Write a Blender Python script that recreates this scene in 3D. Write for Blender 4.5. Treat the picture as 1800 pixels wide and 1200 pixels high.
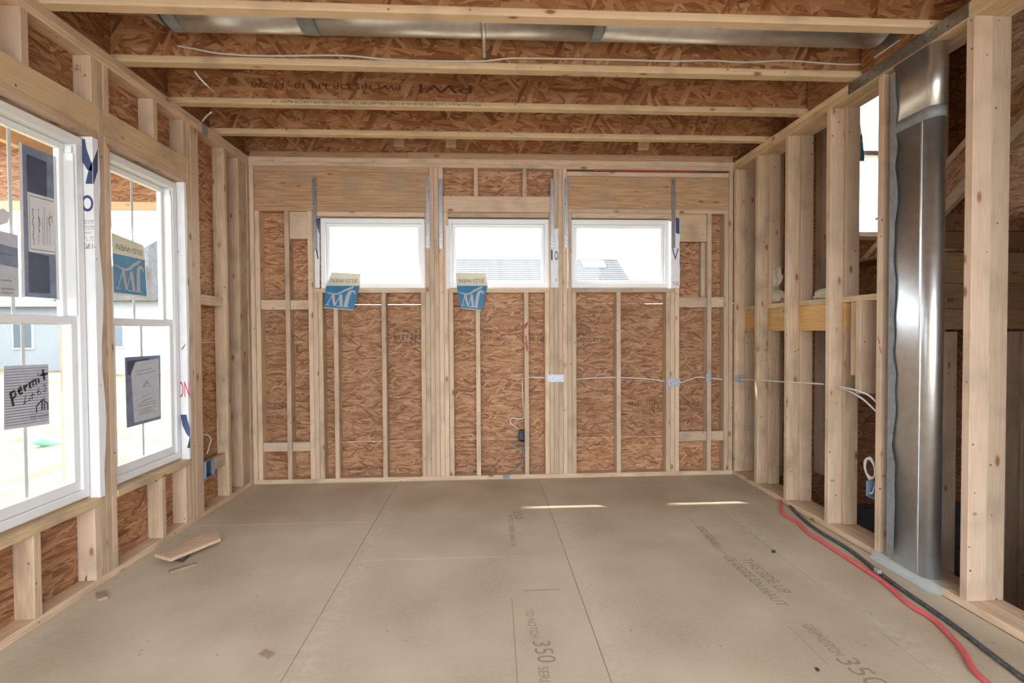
import bpy, bmesh, math, random
from mathutils import Vector, Matrix
random.seed(7)
for o in list(bpy.data.objects): bpy.data.objects.remove(o)
scn = bpy.context.scene
COL = scn.collection

# ------------------------------------------------------------------ camera, sky, sun, exposure
F = 870.0                                        # focal length in pixels of the 1800 x 1200 frame
C = Vector((1.98383, -4.29535, 1.29068))
RT = Vector((0.99861387, -0.05231355, -0.0057993))
UP = Vector((0.00686345, 0.02018506, 0.9997727))
FW = Vector((0.0521846, 0.99842669, -0.02051613))
cam = bpy.data.cameras.new('camera')
cam.sensor_width = 36.0
cam.lens = F / 1800.0 * 36.0
cam.clip_start = 0.05
cam.clip_end = 300
cobj = bpy.data.objects.new('camera', cam)
COL.objects.link(cobj)
m3 = Matrix((RT, UP, -FW)).transposed()
cobj.matrix_world = Matrix.Translation(C) @ m3.to_4x4()
scn.camera = cobj

world = bpy.data.worlds.new('sky')
scn.world = world
world.use_nodes = True
bg = world.node_tree.nodes['Background']
bg.inputs['Color'].default_value = (0.90, 0.955, 1.0, 1)
bg.inputs['Strength'].default_value = 2.9
sun = bpy.data.lights.new('sun', 'SUN')
sun.energy = 3.6
sun.angle = 0.009
sun.color = (1.0, 0.95, 0.86)
sobj = bpy.data.objects.new('sun', sun)
COL.objects.link(sobj)
sobj.rotation_euler = Vector((1.37, -0.71, -1.716)).to_track_quat('-Z', 'Y').to_euler()
sobj.location = (-8, 5, 12)
scn.view_settings.view_transform = 'Standard'
scn.view_settings.look = 'None'
scn.view_settings.gamma = 1.0
scn.view_settings.use_curve_mapping = False
scn.view_settings.exposure = 1.3

W = 4.181          # room width, stud face to stud face
H = 2.772          # top of the top plates
T = 0.038          # lumber thickness
D = 0.089          # stud depth


def ray(px, py):
    return FW + RT * ((px - 900) / F) - UP * ((py - 600) / F)


def PY(px, py, Y=0.0):
    d = ray(px, py)
    return C + d * ((Y - C.y) / d.y)


def PX(px, py, X=0.0):
    d = ray(px, py)
    return C + d * ((X - C.x) / d.x)


def PZ(px, py, Z=0.0):
    d = ray(px, py)
    return C + d * ((Z - C.z) / d.z)


# ------------------------------------------------------------------ materials
MATS = {}


def new_mat(name):
    m = bpy.data.materials.new(name)
    m.use_nodes = True
    MATS[name] = m
    nt = m.node_tree
    b = nt.nodes['Principled BSDF']
    return m, nt, b


def N(nt, typ, **kw):
    n = nt.nodes.new(typ)
    for k, v in kw.items():
        setattr(n, k, v)
    return n


def plain(name, col, rough=0.6, metal=0.0, noise=0.0, nscale=30, bump=0.0):
    m, nt, b = new_mat(name)
    b.inputs['Roughness'].default_value = rough
    b.inputs['Metallic'].default_value = metal
    if noise or bump:
        tc = N(nt, 'ShaderNodeTexCoord')
        nz = N(nt, 'ShaderNodeTexNoise')
        nz.inputs['Scale'].default_value = nscale
        nz.inputs['Detail'].default_value = 5
        nt.links.new(tc.outputs['Object'], nz.inputs['Vector'])
        cr = N(nt, 'ShaderNodeValToRGB')
        cr.color_ramp.elements[0].position = 0.3
        cr.color_ramp.elements[1].position = 0.7
        cr.color_ramp.elements[0].color = tuple(c * (1 - noise) for c in col) + (1,)
        cr.color_ramp.elements[1].color = tuple(min(1, c * (1 + noise)) for c in col) + (1,)
        nt.links.new(nz.outputs['Fac'], cr.inputs['Fac'])
        nt.links.new(cr.outputs['Color'], b.inputs['Base Color'])
        if bump:
            bp = N(nt, 'ShaderNodeBump')
            bp.inputs['Strength'].default_value = bump
            bp.inputs['Distance'].default_value = 0.004
            nt.links.new(nz.outputs['Fac'], bp.inputs['Height'])
            nt.links.new(bp.outputs['Normal'], b.inputs['Normal'])
    else:
        b.inputs['Base Color'].default_value = tuple(col) + (1,)
    return m


def mixrgb(nt, fac, a, b, mode='MIX'):
    n = N(nt, 'ShaderNodeMix', data_type='RGBA', blend_type=mode)
    for sock, val in ((n.inputs[0], fac), (n.inputs[6], a), (n.inputs[7], b)):
        if hasattr(val, 'is_linked') or isinstance(val, bpy.types.NodeSocket):
            nt.links.new(val, sock)
        elif isinstance(val, (int, float)):
            sock.default_value = val
        else:
            sock.default_value = tuple(val) + (1,)
    return n.outputs[2]


def ramp(nt, fac, stops):
    cr = N(nt, 'ShaderNodeValToRGB')
    el = cr.color_ramp.elements
    while len(el) > 1:
        el.remove(el[0])
    el[0].position = stops[0][0]
    el[0].color = stops[0][1] + (1,) if len(stops[0][1]) == 3 else stops[0][1]
    for p, c in stops[1:]:
        e = el.new(p)
        e.color = tuple(c) + (1,)
    nt.links.new(fac, cr.inputs['Fac'])
    return cr.outputs['Color']


def coords(nt):
    tc = N(nt, 'ShaderNodeTexCoord')
    oi = N(nt, 'ShaderNodeObjectInfo')
    mu = N(nt, 'ShaderNodeMath', operation='MULTIPLY')
    mu.inputs[1].default_value = 53.0
    nt.links.new(oi.outputs['Random'], mu.inputs[0])
    va = N(nt, 'ShaderNodeVectorMath', operation='ADD')
    nt.links.new(tc.outputs['Object'], va.inputs[0])
    nt.links.new(mu.outputs[0], va.inputs[1])
    return va.outputs[0], oi.outputs['Random']


def lumber(axis, name, light=(0.71, 0.54, 0.38), dark=(0.56, 0.395, 0.255), tint=(0.575, 0.435, 0.33)):
    m, nt, b = new_mat(name)
    vec, rnd = coords(nt)
    sc = [17.0, 17.0, 17.0]
    sc['xyz'.index(axis)] = 0.9
    mp = N(nt, 'ShaderNodeMapping')
    mp.inputs['Scale'].default_value = sc
    nt.links.new(vec, mp.inputs['Vector'])
    n1 = N(nt, 'ShaderNodeTexNoise')
    n1.inputs['Scale'].default_value = 1.0
    n1.inputs['Detail'].default_value = 3
    nt.links.new(mp.outputs[0], n1.inputs['Vector'])
    # growth-ring lines
    m4 = N(nt, 'ShaderNodeMath', operation='MULTIPLY')
    m4.inputs[1].default_value = 9.0
    nt.links.new(n1.outputs['Fac'], m4.inputs[0])
    fr = N(nt, 'ShaderNodeMath', operation='PINGPONG')
    fr.inputs[1].default_value = 0.5
    nt.links.new(m4.outputs[0], fr.inputs[0])
    g = N(nt, 'ShaderNodeMath', operation='MULTIPLY')
    g.inputs[1].default_value = 2.0
    nt.links.new(fr.outputs[0], g.inputs[0])
    col = mixrgb(nt, g.outputs[0], light, dark)
    wn = N(nt, 'ShaderNodeTexWhiteNoise', noise_dimensions='1D')
    nt.links.new(rnd, wn.inputs['W'])
    sp = N(nt, 'ShaderNodeSeparateColor')
    nt.links.new(wn.outputs['Color'], sp.inputs[0])
    f1 = N(nt, 'ShaderNodeMath', operation='MULTIPLY')
    f1.inputs[1].default_value = 0.75
    nt.links.new(sp.outputs[0], f1.inputs[0])
    col = mixrgb(nt, f1.outputs[0], col, tint)
    # knots
    sk = [9.5, 9.5, 9.5]
    sk['xyz'.index(axis)] = 4.2
    mk = N(nt, 'ShaderNodeMapping')
    mk.inputs['Scale'].default_value = sk
    nt.links.new(vec, mk.inputs['Vector'])
    vo = N(nt, 'ShaderNodeTexVoronoi')
    vo.inputs['Scale'].default_value = 1.0
    nt.links.new(mk.outputs[0], vo.inputs['Vector'])
    kf = ramp(nt, vo.outputs['Distance'], [(0.0, (1, 1, 1)), (0.07, (0.9, 0.9, 0.9)), (0.13, (0.12, 0.12, 0.12)), (0.2, (0, 0, 0))])
    col = mixrgb(nt, kf, col, (0.25, 0.115, 0.05))
    # nail heads and pitch specks
    vn = N(nt, 'ShaderNodeTexVoronoi')
    vn.inputs['Scale'].default_value = 11.0
    nt.links.new(vec, vn.inputs['Vector'])
    nf = ramp(nt, vn.outputs['Distance'], [(0.0, (0.9, 0.9, 0.9)), (0.055, (0.8, 0.8, 0.8)), (0.075, (0, 0, 0))])
    col = mixrgb(nt, nf, col, (0.12, 0.07, 0.045))
    # grime
    n3 = N(nt, 'ShaderNodeTexNoise')
    n3.inputs['Scale'].default_value = 4.0
    n3.inputs['Detail'].default_value = 6
    nt.links.new(vec, n3.inputs['Vector'])
    gf = ramp(nt, n3.outputs['Fac'], [(0.0, (0, 0, 0)), (0.50, (0, 0, 0)), (0.72, (0.65, 0.65, 0.65))])
    col = mixrgb(nt, gf, col, (0.36, 0.27, 0.195))
    v2 = N(nt, 'ShaderNodeMapRange')
    v2.inputs[3].default_value = 0.82
    v2.inputs[4].default_value = 1.12
    nt.links.new(sp.outputs[1], v2.inputs[0])
    hs = N(nt, 'ShaderNodeHueSaturation')
    nt.links.new(v2.outputs[0], hs.inputs['Value'])
    nt.links.new(col, hs.inputs['Color'])
    nt.links.new(hs.outputs[0], b.inputs['Base Color'])
    b.inputs['Roughness'].default_value = 0.62
    b.inputs['Specular IOR Level'].default_value = 0.25
    bp = N(nt, 'ShaderNodeBump')
    bp.inputs['Strength'].default_value = 0.15
    bp.inputs['Distance'].default_value = 0.002
    nt.links.new(g.outputs[0], bp.inputs['Height'])
    nt.links.new(bp.outputs[0], b.inputs['Normal'])
    return m


def osb(name, plane, main=0.0, spread=1.0, tone=1.0, fine=1.0, cross=0.0):
    """oriented strand board; plane = the two axes of its face, strands run along the first at angle main"""
    m, nt, b = new_mat(name)
    vec, rnd = coords(nt)
    sep = N(nt, 'ShaderNodeSeparateXYZ')
    nt.links.new(vec, sep.inputs[0])
    cmb = N(nt, 'ShaderNodeCombineXYZ')
    nt.links.new(sep.outputs['xyz'.index(plane[0])], cmb.inputs[0])
    nt.links.new(sep.outputs['xyz'.index(plane[1])], cmb.inputs[1])
    wob = N(nt, 'ShaderNodeTexNoise')
    wob.inputs['Scale'].default_value = 5.0
    wob.inputs['Detail'].default_value = 2
    nt.links.new(cmb.outputs[0], wob.inputs['Vector'])
    wm = N(nt, 'ShaderNodeVectorMath', operation='SCALE')
    wm.inputs['Scale'].default_value = 0.03
    nt.links.new(wob.outputs['Color'], wm.inputs[0])
    wa = N(nt, 'ShaderNodeVectorMath', operation='ADD')
    nt.links.new(cmb.outputs[0], wa.inputs[0])
    nt.links.new(wm.outputs[0], wa.inputs[1])
    uv = wa.outputs[0]

    def layer(ang, su, sv, off):
        r0 = N(nt, 'ShaderNodeVectorRotate', rotation_type='Z_AXIS')
        r0.inputs['Angle'].default_value = ang
        nt.links.new(uv, r0.inputs['Vector'])
        mp = N(nt, 'ShaderNodeMapping')
        mp.inputs['Location'].default_value = (off, off * 1.7, 0)
        mp.inputs['Scale'].default_value = (su, sv, 1)
        nt.links.new(r0.outputs[0], mp.inputs['Vector'])
        vo = N(nt, 'ShaderNodeTexVoronoi', voronoi_dimensions='2D')
        vo.inputs['Scale'].default_value = 1.0
        nt.links.new(mp.outputs[0], vo.inputs['Vector'])
        s = N(nt, 'ShaderNodeSeparateColor')
        nt.links.new(vo.outputs['Color'], s.inputs[0])
        gr = N(nt, 'ShaderNodeMapping')
        gr.inputs['Scale'].default_value = (0.7, 5, 1)
        nt.links.new(mp.outputs[0], gr.inputs['Vector'])
        gn = N(nt, 'ShaderNodeTexNoise')
        gn.inputs['Scale'].default_value = 1.0
        gn.inputs['Detail'].default_value = 3
        nt.links.new(gr.outputs[0], gn.inputs['Vector'])
        ad = N(nt, 'ShaderNodeMath', operation='MULTIPLY_ADD')
        ad.inputs[1].default_value = 0.45
        nt.links.new(gn.outputs['Fac'], ad.inputs[0])
        k = N(nt, 'ShaderNodeMath', operation='MULTIPLY_ADD')
        k.inputs[1].default_value = 0.62
        k.inputs[2].default_value = -0.04
        nt.links.new(s.outputs[0], k.inputs[0])
        nt.links.new(k.outputs[0], ad.inputs[2])
        return ad.outputs[0], s.outputs[1]

    def cv(v):
        d = [(0.10, (0.155, 0.058, 0.026)), (0.30, (0.285, 0.125, 0.058)), (0.50, (0.39, 0.195, 0.095)), (0.72, (0.475, 0.275, 0.152)), (0.95, (0.60, 0.41, 0.265))]
        return ramp(nt, v, [(p, tuple(min(1, x * tone) for x in c)) for p, c in d])
    v0, g0 = layer(main, 9 * fine, 95 * fine, 0.0)
    col = cv(v0)
    hgt = v0
    for ang, su, sv, off, th in ((0.16, 9 * fine, 90 * fine, 3.3, 0.55), (-0.18, 9 * fine, 84 * fine, 7.1, 0.60), (0.55, 11 * fine, 62 * fine, 11.9, 0.84 - cross), (-0.75, 11 * fine, 58 * fine, 17.3, 0.88 - cross), (0.05, 8 * fine, 50 * fine, 23.0, 0.86)):
        v, g = layer(main + ang * spread, su, sv, off)
        gt = N(nt, 'ShaderNodeMath', operation='GREATER_THAN')
        gt.inputs[1].default_value = th
        nt.links.new(g, gt.inputs[0])
        col = mixrgb(nt, gt.outputs[0], col, cv(v))
    hs = N(nt, 'ShaderNodeHueSaturation')
    mr = N(nt, 'ShaderNodeMapRange')
    mr.inputs[3].default_value = 0.9
    mr.inputs[4].default_value = 1.1
    hs.inputs['Saturation'].default_value = 1.0
    nt.links.new(rnd, mr.inputs[0])
    nt.links.new(mr.outputs[0], hs.inputs['Value'])
    nt.links.new(col, hs.inputs['Color'])
    nt.links.new(hs.outputs[0], b.inputs['Base Color'])
    b.inputs['Roughness'].default_value = 0.55
    b.inputs['Specular IOR Level'].default_value = 0.3
    bp = N(nt, 'ShaderNodeBump')
    bp.inputs['Strength'].default_value = 0.6
    bp.inputs['Distance'].default_value = 0.003
    nt.links.new(hgt, bp.inputs['Height'])
    nt.links.new(bp.outputs[0], b.inputs['Normal'])
    return m


for a in 'xyz':
    lumber(a, 'lumber_' + a)
    lumber(a, 'header_' + a, (0.54, 0.345, 0.20), (0.38, 0.22, 0.115), (0.47, 0.295, 0.18))
    lumber(a, 'flange_' + a, (0.78, 0.59, 0.37), (0.64, 0.45, 0.25), (0.66, 0.50, 0.33))
lumber('y', 'lvl_y', (0.66, 0.42, 0.17), (0.50, 0.28, 0.09), (0.60, 0.37, 0.14))
osb('osb_xz', 'xz', 0.0, 1.0, 1.0, 1.25)
osb('osb_yz', 'yz', 0.0, 1.0, 1.0, 1.15)
osb('osb_web', 'xz', 0.0, 1.5, 1.12, 0.7, 0.14)
osb('osb_xy', 'xy', 0.0, 1.2)
osb('osb_slope', 'yz', 0.68, 1.2)
plain('vinyl', (0.82, 0.84, 0.86), 0.35)
plain('wrap', (0.78, 0.79, 0.82), 0.6, 0, 0.05, 12, 0.25)
plain('wrap_blue', (0.045, 0.07, 0.17), 0.6)
plain('wrap_red', (0.55, 0.04, 0.06), 0.6)
plain('ink', (0.03, 0.03, 0.035), 0.7)
plain('ink_grey', (0.16, 0.145, 0.125), 0.8)
plain('floor_ink', (0.31, 0.265, 0.21), 0.8)
plain('web_ink', (0.10, 0.055, 0.035), 0.8)
plain('paper', (0.74, 0.75, 0.78), 0.7, 0, 0.04, 20)
plain('paper_grey', (0.55, 0.57, 0.63), 0.7, 0, 0.08, 30)
plain('navy', (0.055, 0.065, 0.12), 0.5, 0, 0.2, 8)
plain('slate_blue', (0.19, 0.22, 0.32), 0.5, 0, 0.25, 14)
plain('label_cream', (0.72, 0.69, 0.58), 0.55, 0, 0.04, 20)
plain('label_blue', (0.055, 0.27, 0.52), 0.4, 0, 0.12, 9)
plain('label_silver', (0.62, 0.62, 0.62), 0.45)
plain('galvanized', (0.74, 0.76, 0.77), 0.36, 0.95, 0.08, 18)
plain('strap_steel', (0.34, 0.34, 0.35), 0.38, 0.9, 0.15, 40)
plain('plate_steel', (0.42, 0.46, 0.52), 0.5, 0.6, 0.25, 60)
plain('mastic', (0.25, 0.27, 0.29), 0.6, 0.1, 0.2, 25, 0.6)
plain('nail', (0.75, 0.74, 0.72), 0.25, 1.0)
plain('cable_white', (0.72, 0.71, 0.69), 0.45)
plain('cable_grey', (0.22, 0.26, 0.31), 0.5, 0, 0.3, 40)
plain('box_blue', (0.19, 0.27, 0.37), 0.45)
plain('box_dark', (0.05, 0.055, 0.07), 0.5)
plain('hose_red', (0.72, 0.115, 0.13), 0.42, 0, 0.06, 30)
plain('cord_black', (0.075, 0.08, 0.08), 0.6, 0, 0.7, 55, 0.8)
plain('plastic_black', (0.05, 0.055, 0.06), 0.4, 0, 0.3, 20)
plain('scrap_brown', (0.36, 0.26, 0.20), 0.8, 0, 0.15, 30)
plain('red_line', (0.40, 0.05, 0.035), 0.7)
plain('foundation', (0.13, 0.13, 0.14), 0.9, 0, 0.2, 6)
plain('siding', (0.33, 0.34, 0.35), 0.8, 0, 0.04, 5)
plain('siding_grey', (0.24, 0.26, 0.285), 0.8, 0, 0.04, 5)
plain('house_glass', (0.10, 0.12, 0.15), 0.2)
plain('trim_white', (0.78, 0.78, 0.78), 0.6)
plain('shingle', (0.098, 0.098, 0.106), 0.9, 0, 0.25, 9)
plain('straw', (0.23, 0.175, 0.095), 0.95, 0, 0.6, 2.2, 0.8)
plain('zinc_sheet', (0.70, 0.73, 0.72), 0.42, 0.55, 0.06, 20)
plain('mint_pipe', (0.25, 0.72, 0.52), 0.5)
plain('bag_tan', (0.52, 0.46, 0.36), 0.35, 0, 0.12, 15)
plain('bag_red', (0.50, 0.20, 0.12), 0.5)


def floor_mat():
    m, nt, b = new_mat('floor_panel')
    tc = N(nt, 'ShaderNodeTexCoord')
    geo = N(nt, 'ShaderNodeNewGeometry')
    n1 = N(nt, 'ShaderNodeTexNoise')
    n1.inputs['Scale'].default_value = 2.3
    n1.inputs['Detail'].default_value = 6
    nt.links.new(geo.outputs['Position'], n1.inputs['Vector'])
    n2 = N(nt, 'ShaderNodeTexNoise')
    n2.inputs['Scale'].default_value = 55
    n2.inputs['Detail'].default_value = 4
    nt.links.new(geo.outputs['Position'], n2.inputs['Vector'])
    c1 = ramp(nt, n1.outputs['Fac'], [(0.32, (0.45, 0.37, 0.265)), (0.68, (0.60, 0.51, 0.385))])
    f2 = ramp(nt, n2.outputs['Fac'], [(0.35, (0.0, 0.0, 0.0)), (0.75, (0.35, 0.35, 0.35))])
    c2 = mixrgb(nt, f2, c1, (0.61, 0.535, 0.43))
    # dust scuffed pale along the panel joints
    sep = N(nt, 'ShaderNodeSeparateXYZ')
    nt.links.new(geo.outputs['Position'], sep.inputs[0])
    s1 = N(nt, 'ShaderNodeMath', operation='SUBTRACT')
    s1.inputs[1].default_value = 1.2167 + 0.05
    nt.links.new(sep.outputs[0], s1.inputs[0])
    s2 = N(nt, 'ShaderNodeMath', operation='PINGPONG')
    s2.inputs[1].default_value = 0.6096
    nt.links.new(s1.outputs[0], s2.inputs[0])
    nd = N(nt, 'ShaderNodeMath', operation='MULTIPLY_ADD')
    nd.inputs[1].default_value = 0.35
    nt.links.new(n1.outputs['Fac'], nd.inputs[0])
    nt.links.new(s2.outputs[0], nd.inputs[2])
    f3 = ramp(nt, nd.outputs[0], [(0.10, (0.75, 0.75, 0.75)), (0.30, (0.0, 0.0, 0.0))])
    n4 = N(nt, 'ShaderNodeTexNoise')
    n4.inputs['Scale'].default_value = 22
    n4.inputs['Detail'].default_value = 8
    n4.inputs['Roughness'].default_value = 0.7
    nt.links.new(geo.outputs['Position'], n4.inputs['Vector'])
    f4 = ramp(nt, n4.outputs['Fac'], [(0.42, (0.15, 0.15, 0.15)), (0.62, (0.9, 0.9, 0.9))])
    f5 = mixrgb(nt, 1.0, f3, f4, 'MULTIPLY')
    c3 = mixrgb(nt, f5, c2, (0.70, 0.64, 0.53))
    # specks of dirt
    vo = N(nt, 'ShaderNodeTexVoronoi')
    vo.inputs['Scale'].default_value = 9
    nt.links.new(geo.outputs['Position'], vo.inputs['Vector'])
    f6 = ramp(nt, vo.outputs['Distance'], [(0.0, (0.8, 0.8, 0.8)), (0.035, (0.6, 0.6, 0.6)), (0.05, (0, 0, 0))])
    c4 = mixrgb(nt, f6, c3, (0.16, 0.11, 0.08))
    nt.links.new(c4, b.inputs['Base Color'])
    b.inputs['Roughness'].default_value = 0.55
    b.inputs['Specular IOR Level'].default_value = 0.3
    bp = N(nt, 'ShaderNodeBump')
    bp.inputs['Strength'].default_value = 0.12
    bp.inputs['Distance'].default_value = 0.003
    nt.links.new(n2.outputs['Fac'], bp.inputs['Height'])
    nt.links.new(bp.outputs[0], b.inputs['Normal'])


floor_mat()


def glass_mat(name, tintc, gloss):
    m, nt, b = new_mat(name)
    nt.nodes.remove(b)
    out = [n for n in nt.nodes if n.type == 'OUTPUT_MATERIAL'][0]
    tr = N(nt, 'ShaderNodeBsdfTransparent')
    tr.inputs[0].default_value = tintc + (1,)
    gl = N(nt, 'ShaderNodeBsdfGlossy')
    gl.inputs['Roughness'].default_value = 0.03
    mx = N(nt, 'ShaderNodeMixShader')
    mx.inputs[0].default_value = gloss
    nt.links.new(tr.outputs[0], mx.inputs[1])
    nt.links.new(gl.outputs[0], mx.inputs[2])
    nt.links.new(mx.outputs[0], out.inputs['Surface'])


for nm in ('label_blue', 'label_cream', 'label_silver'):      # thin paper lets daylight through
    nt = MATS[nm].node_tree
    b = nt.nodes['Principled BSDF']
    out = [n for n in nt.nodes if n.type == 'OUTPUT_MATERIAL'][0]
    tl = N(nt, 'ShaderNodeBsdfTranslucent')
    src = b.inputs['Base Color']
    if src.is_linked:
        nt.links.new(src.links[0].from_socket, tl.inputs[0])
    else:
        tl.inputs[0].default_value = src.default_value
    mx = N(nt, 'ShaderNodeMixShader')
    mx.inputs[0].default_value = 0.35
    nt.links.new(b.outputs[0], mx.inputs[1])
    nt.links.new(tl.outputs[0], mx.inputs[2])
    nt.links.new(mx.outputs[0], out.inputs['Surface'])

glass_mat('glass', (0.96, 0.98, 0.98), 0.02)
glass_mat('tape_clear', (0.86, 0.88, 0.93), 0.05)
glass_mat('box_clear', (0.62, 0.68, 0.76), 0.15)

# ------------------------------------------------------------------ object helpers
WL = {}


def link(o, parent=None, loc=(0, 0, 0)):
    COL.objects.link(o)
    loc = Vector(loc)
    WL[o.name] = loc
    if parent is not None:
        o.parent = parent
        o.location = loc - WL[parent.name]
    else:
        o.location = loc
    return o


def tag(o, label=None, cat=None, group=None, kind=None):
    if label: o['label'] = label
    if cat: o['category'] = cat
    if group: o['group'] = group
    if kind: o['kind'] = kind
    return o


def empty(name, loc=(0, 0, 0), parent=None, **kw):
    o = bpy.data.objects.new(name, None)
    o.empty_display_size = 0.1
    link(o, parent, loc)
    return tag(o, **kw)


BOXES = {}


def box_mesh(dx, dy, dz, mat, bev):
    key = (round(dx, 4), round(dy, 4), round(dz, 4), mat, bev)
    if key not in BOXES:
        bm = bmesh.new()
        bmesh.ops.create_cube(bm, size=1.0)
        for v in bm.verts:
            v.co.x *= dx
            v.co.y *= dy
            v.co.z *= dz
        if bev:
            bmesh.ops.bevel(bm, geom=list(bm.edges), offset=min(bev, 0.3 * min(dx, dy, dz)), segments=1, affect='EDGES')
        me = bpy.data.meshes.new('box')
        bm.to_mesh(me)
        bm.free()
        me.materials.append(MATS[mat])
        BOXES[key] = me
    return BOXES[key]


def box(name, x, y, z, mat, parent=None, bev=0.0022, **kw):
    x0, x1 = sorted(x)
    y0, y1 = sorted(y)
    z0, z1 = sorted(z)
    o = bpy.data.objects.new(name, box_mesh(x1 - x0, y1 - y0, z1 - z0, mat, bev))
    link(o, parent, ((x0 + x1) / 2, (y0 + y1) / 2, (z0 + z1) / 2))
    return tag(o, **kw)


def mesh(name, verts, faces, mat, parent=None, loc=None, smooth=False, **kw):
    verts = [Vector(v) for v in verts]
    if loc is None:
        loc = sum(verts, Vector()) / len(verts)
        loc = Vector(loc)
        loc.z = min(v.z for v in verts)
    me = bpy.data.meshes.new(name)
    me.from_pydata([tuple(v - Vector(loc)) for v in verts], [], faces)
    bm = bmesh.new()
    bm.from_mesh(me)
    bmesh.ops.recalc_face_normals(bm, faces=bm.faces)
    bm.to_mesh(me)
    bm.free()
    if smooth:
        for p in me.polygons: p.use_smooth = True
    me.materials.append(MATS[mat])
    o = bpy.data.objects.new(name, me)
    link(o, parent, loc)
    return tag(o, **kw)


def prism(name, pts, off, mat, parent=None, **kw):
    """planar polygon (world points) given thickness by the vector off"""
    n = len(pts)
    off = Vector(off)
    v = [Vector(p) for p in pts] + [Vector(p) + off for p in pts]
    f = [tuple(range(n)), tuple(range(n, 2 * n))] + [(i, (i + 1) % n, n + (i + 1) % n, n + i) for i in range(n)]
    return mesh(name, v, f, mat, parent, **kw)


def spline(pts, n=6):
    pts = [Vector(p) for p in pts]
    out = []
    for i in range(len(pts) - 1):
        p0 = pts[max(i - 1, 0)]
        p1, p2 = pts[i], pts[i + 1]
        p3 = pts[min(i + 2, len(pts) - 1)]
        for k in range(n):
            t = k / n
            out.append(0.5 * ((2 * p1) + (p2 - p0) * t + (2 * p0 - 5 * p1 + 4 * p2 - p3) * t * t + (3 * p1 - p0 - 3 * p2 + p3) * t ** 3))
    out.append(pts[-1])
    return out


def tube(name, pts, r, mat, parent=None, n=8, flat=1.0, smooth=True, sub=6, **kw):
    P = spline(pts, sub) if sub else [Vector(p) for p in pts]
    V, Fc = [], []
    up = Vector((0, 0, 1))
    for i, p in enumerate(P):
        t = (P[min(i + 1, len(P) - 1)] - P[max(i - 1, 0)]).normalized()
        a = t.cross(up)
        if a.length < 0.05: a = t.cross(Vector((1, 0, 0)))
        a.normalize()
        b = a.cross(t).normalized()
        for k in range(n):
            an = 2 * math.pi * k / n
            V.append(p + a * (r * math.cos(an)) + b * (r * flat * math.sin(an)))
    for i in range(len(P) - 1):
        for k in range(n):
            Fc.append((i * n + k, i * n + (k + 1) % n, (i + 1) * n + (k + 1) % n, (i + 1) * n + k))
    Fc.append(tuple(range(n)))
    Fc.append(tuple(range((len(P) - 1) * n, len(P) * n)))
    return mesh(name, V, Fc, mat, parent, smooth=smooth, **kw)


TXT = {}


def text_data(body):
    if body in TXT: return TXT[body]
    cu = bpy.data.curves.new('t', 'FONT')
    cu.body = body
    cu.resolution_u = 3
    o = bpy.data.objects.new('t', cu)
    COL.objects.link(o)
    dg = bpy.context.evaluated_depsgraph_get()
    dg.update()
    me = bpy.data.meshes.new_from_object(o.evaluated_get(dg))
    v = [tuple(x.co[:2]) for x in me.vertices]
    f = [tuple(p.vertices) for p in me.polygons]
    bpy.data.objects.remove(o)
    bpy.data.curves.remove(cu)
    bpy.data.meshes.remove(me)
    x0, x1 = min(a[0] for a in v), max(a[0] for a in v)
    y0, y1 = min(a[1] for a in v), max(a[1] for a in v)
    TXT[body] = ([((a - x0) / (x1 - x0), (b - y0) / (y1 - y0)) for a, b in v], f)
    return TXT[body]


def text(name, body, org, u, v, mat, parent, shear=0.0, **kw):
    """printed words filling the parallelogram org, org+u, org+v"""
    d, f = text_data(body)
    org, u, v = Vector(org), Vector(u), Vector(v)
    return mesh(name, [org + u * (a + shear * b) + v * b for a, b in d], f, mat, parent, **kw)


MARK_RND = random.Random(21)


def marks(name, org, u, v, mat, parent):
    # print too small or worn to read: rows of short strokes inside the parallelogram org, u, v
    org, u, v = Vector(org), Vector(u), Vector(v)
    n = max(3, int(u.length / v.length / 0.7))
    V, Fc = [], []
    for k in range(n):
        if MARK_RND.random() < 0.15:
            continue
        a, b = (k + 0.1) / n, (k + 0.75) / n
        t = (b - a) * 0.3
        for r in ((a, a + t, 0, 1), (a + t, b, 0.8, 1), (b - t, b, 0, 0.8), (a + t, b - t, 0, 0.2), (a + t, b - t, 0.4, 0.6)):
            if MARK_RND.random() < 0.35:
                continue
            i = len(V)
            V += [org + u * r[0] + v * r[2], org + u * r[1] + v * r[2], org + u * r[1] + v * r[3], org + u * r[0] + v * r[3]]
            Fc.append((i, i + 1, i + 2, i + 3))
    if V:
        return mesh(name, V, Fc, mat, parent, kind='stuff')


# strokes: list of (points, width) in a flat 2D space sent through mapf
TINY_MARKS = ('script_lines', 'ruled_lines', 'plan_drawing')


def ribbon(name, curves, mapf, mat, parent, **kw):
    if name in TINY_MARKS:
        kw = dict(kw, kind='stuff')
    V, Fc = [], []
    for pts, wd in curves:
        if not hasattr(wd, '__len__'): wd = [wd] * len(pts)
        base = len(V)
        for i, p in enumerate(pts):
            a, b = pts[max(i - 1, 0)], pts[min(i + 1, len(pts) - 1)]
            dx, dy = b[0] - a[0], b[1] - a[1]
            L = math.hypot(dx, dy) or 1
            nx, ny = -dy / L * wd[i] / 2, dx / L * wd[i] / 2
            V.append(mapf(p[0] + nx, p[1] + ny))
            V.append(mapf(p[0] - nx, p[1] - ny))
        for i in range(len(pts) - 1):
            k = base + 2 * i
            Fc.append((k, k + 1, k + 3, k + 2))
    return mesh(name, V, Fc, mat, parent, **kw)


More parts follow.
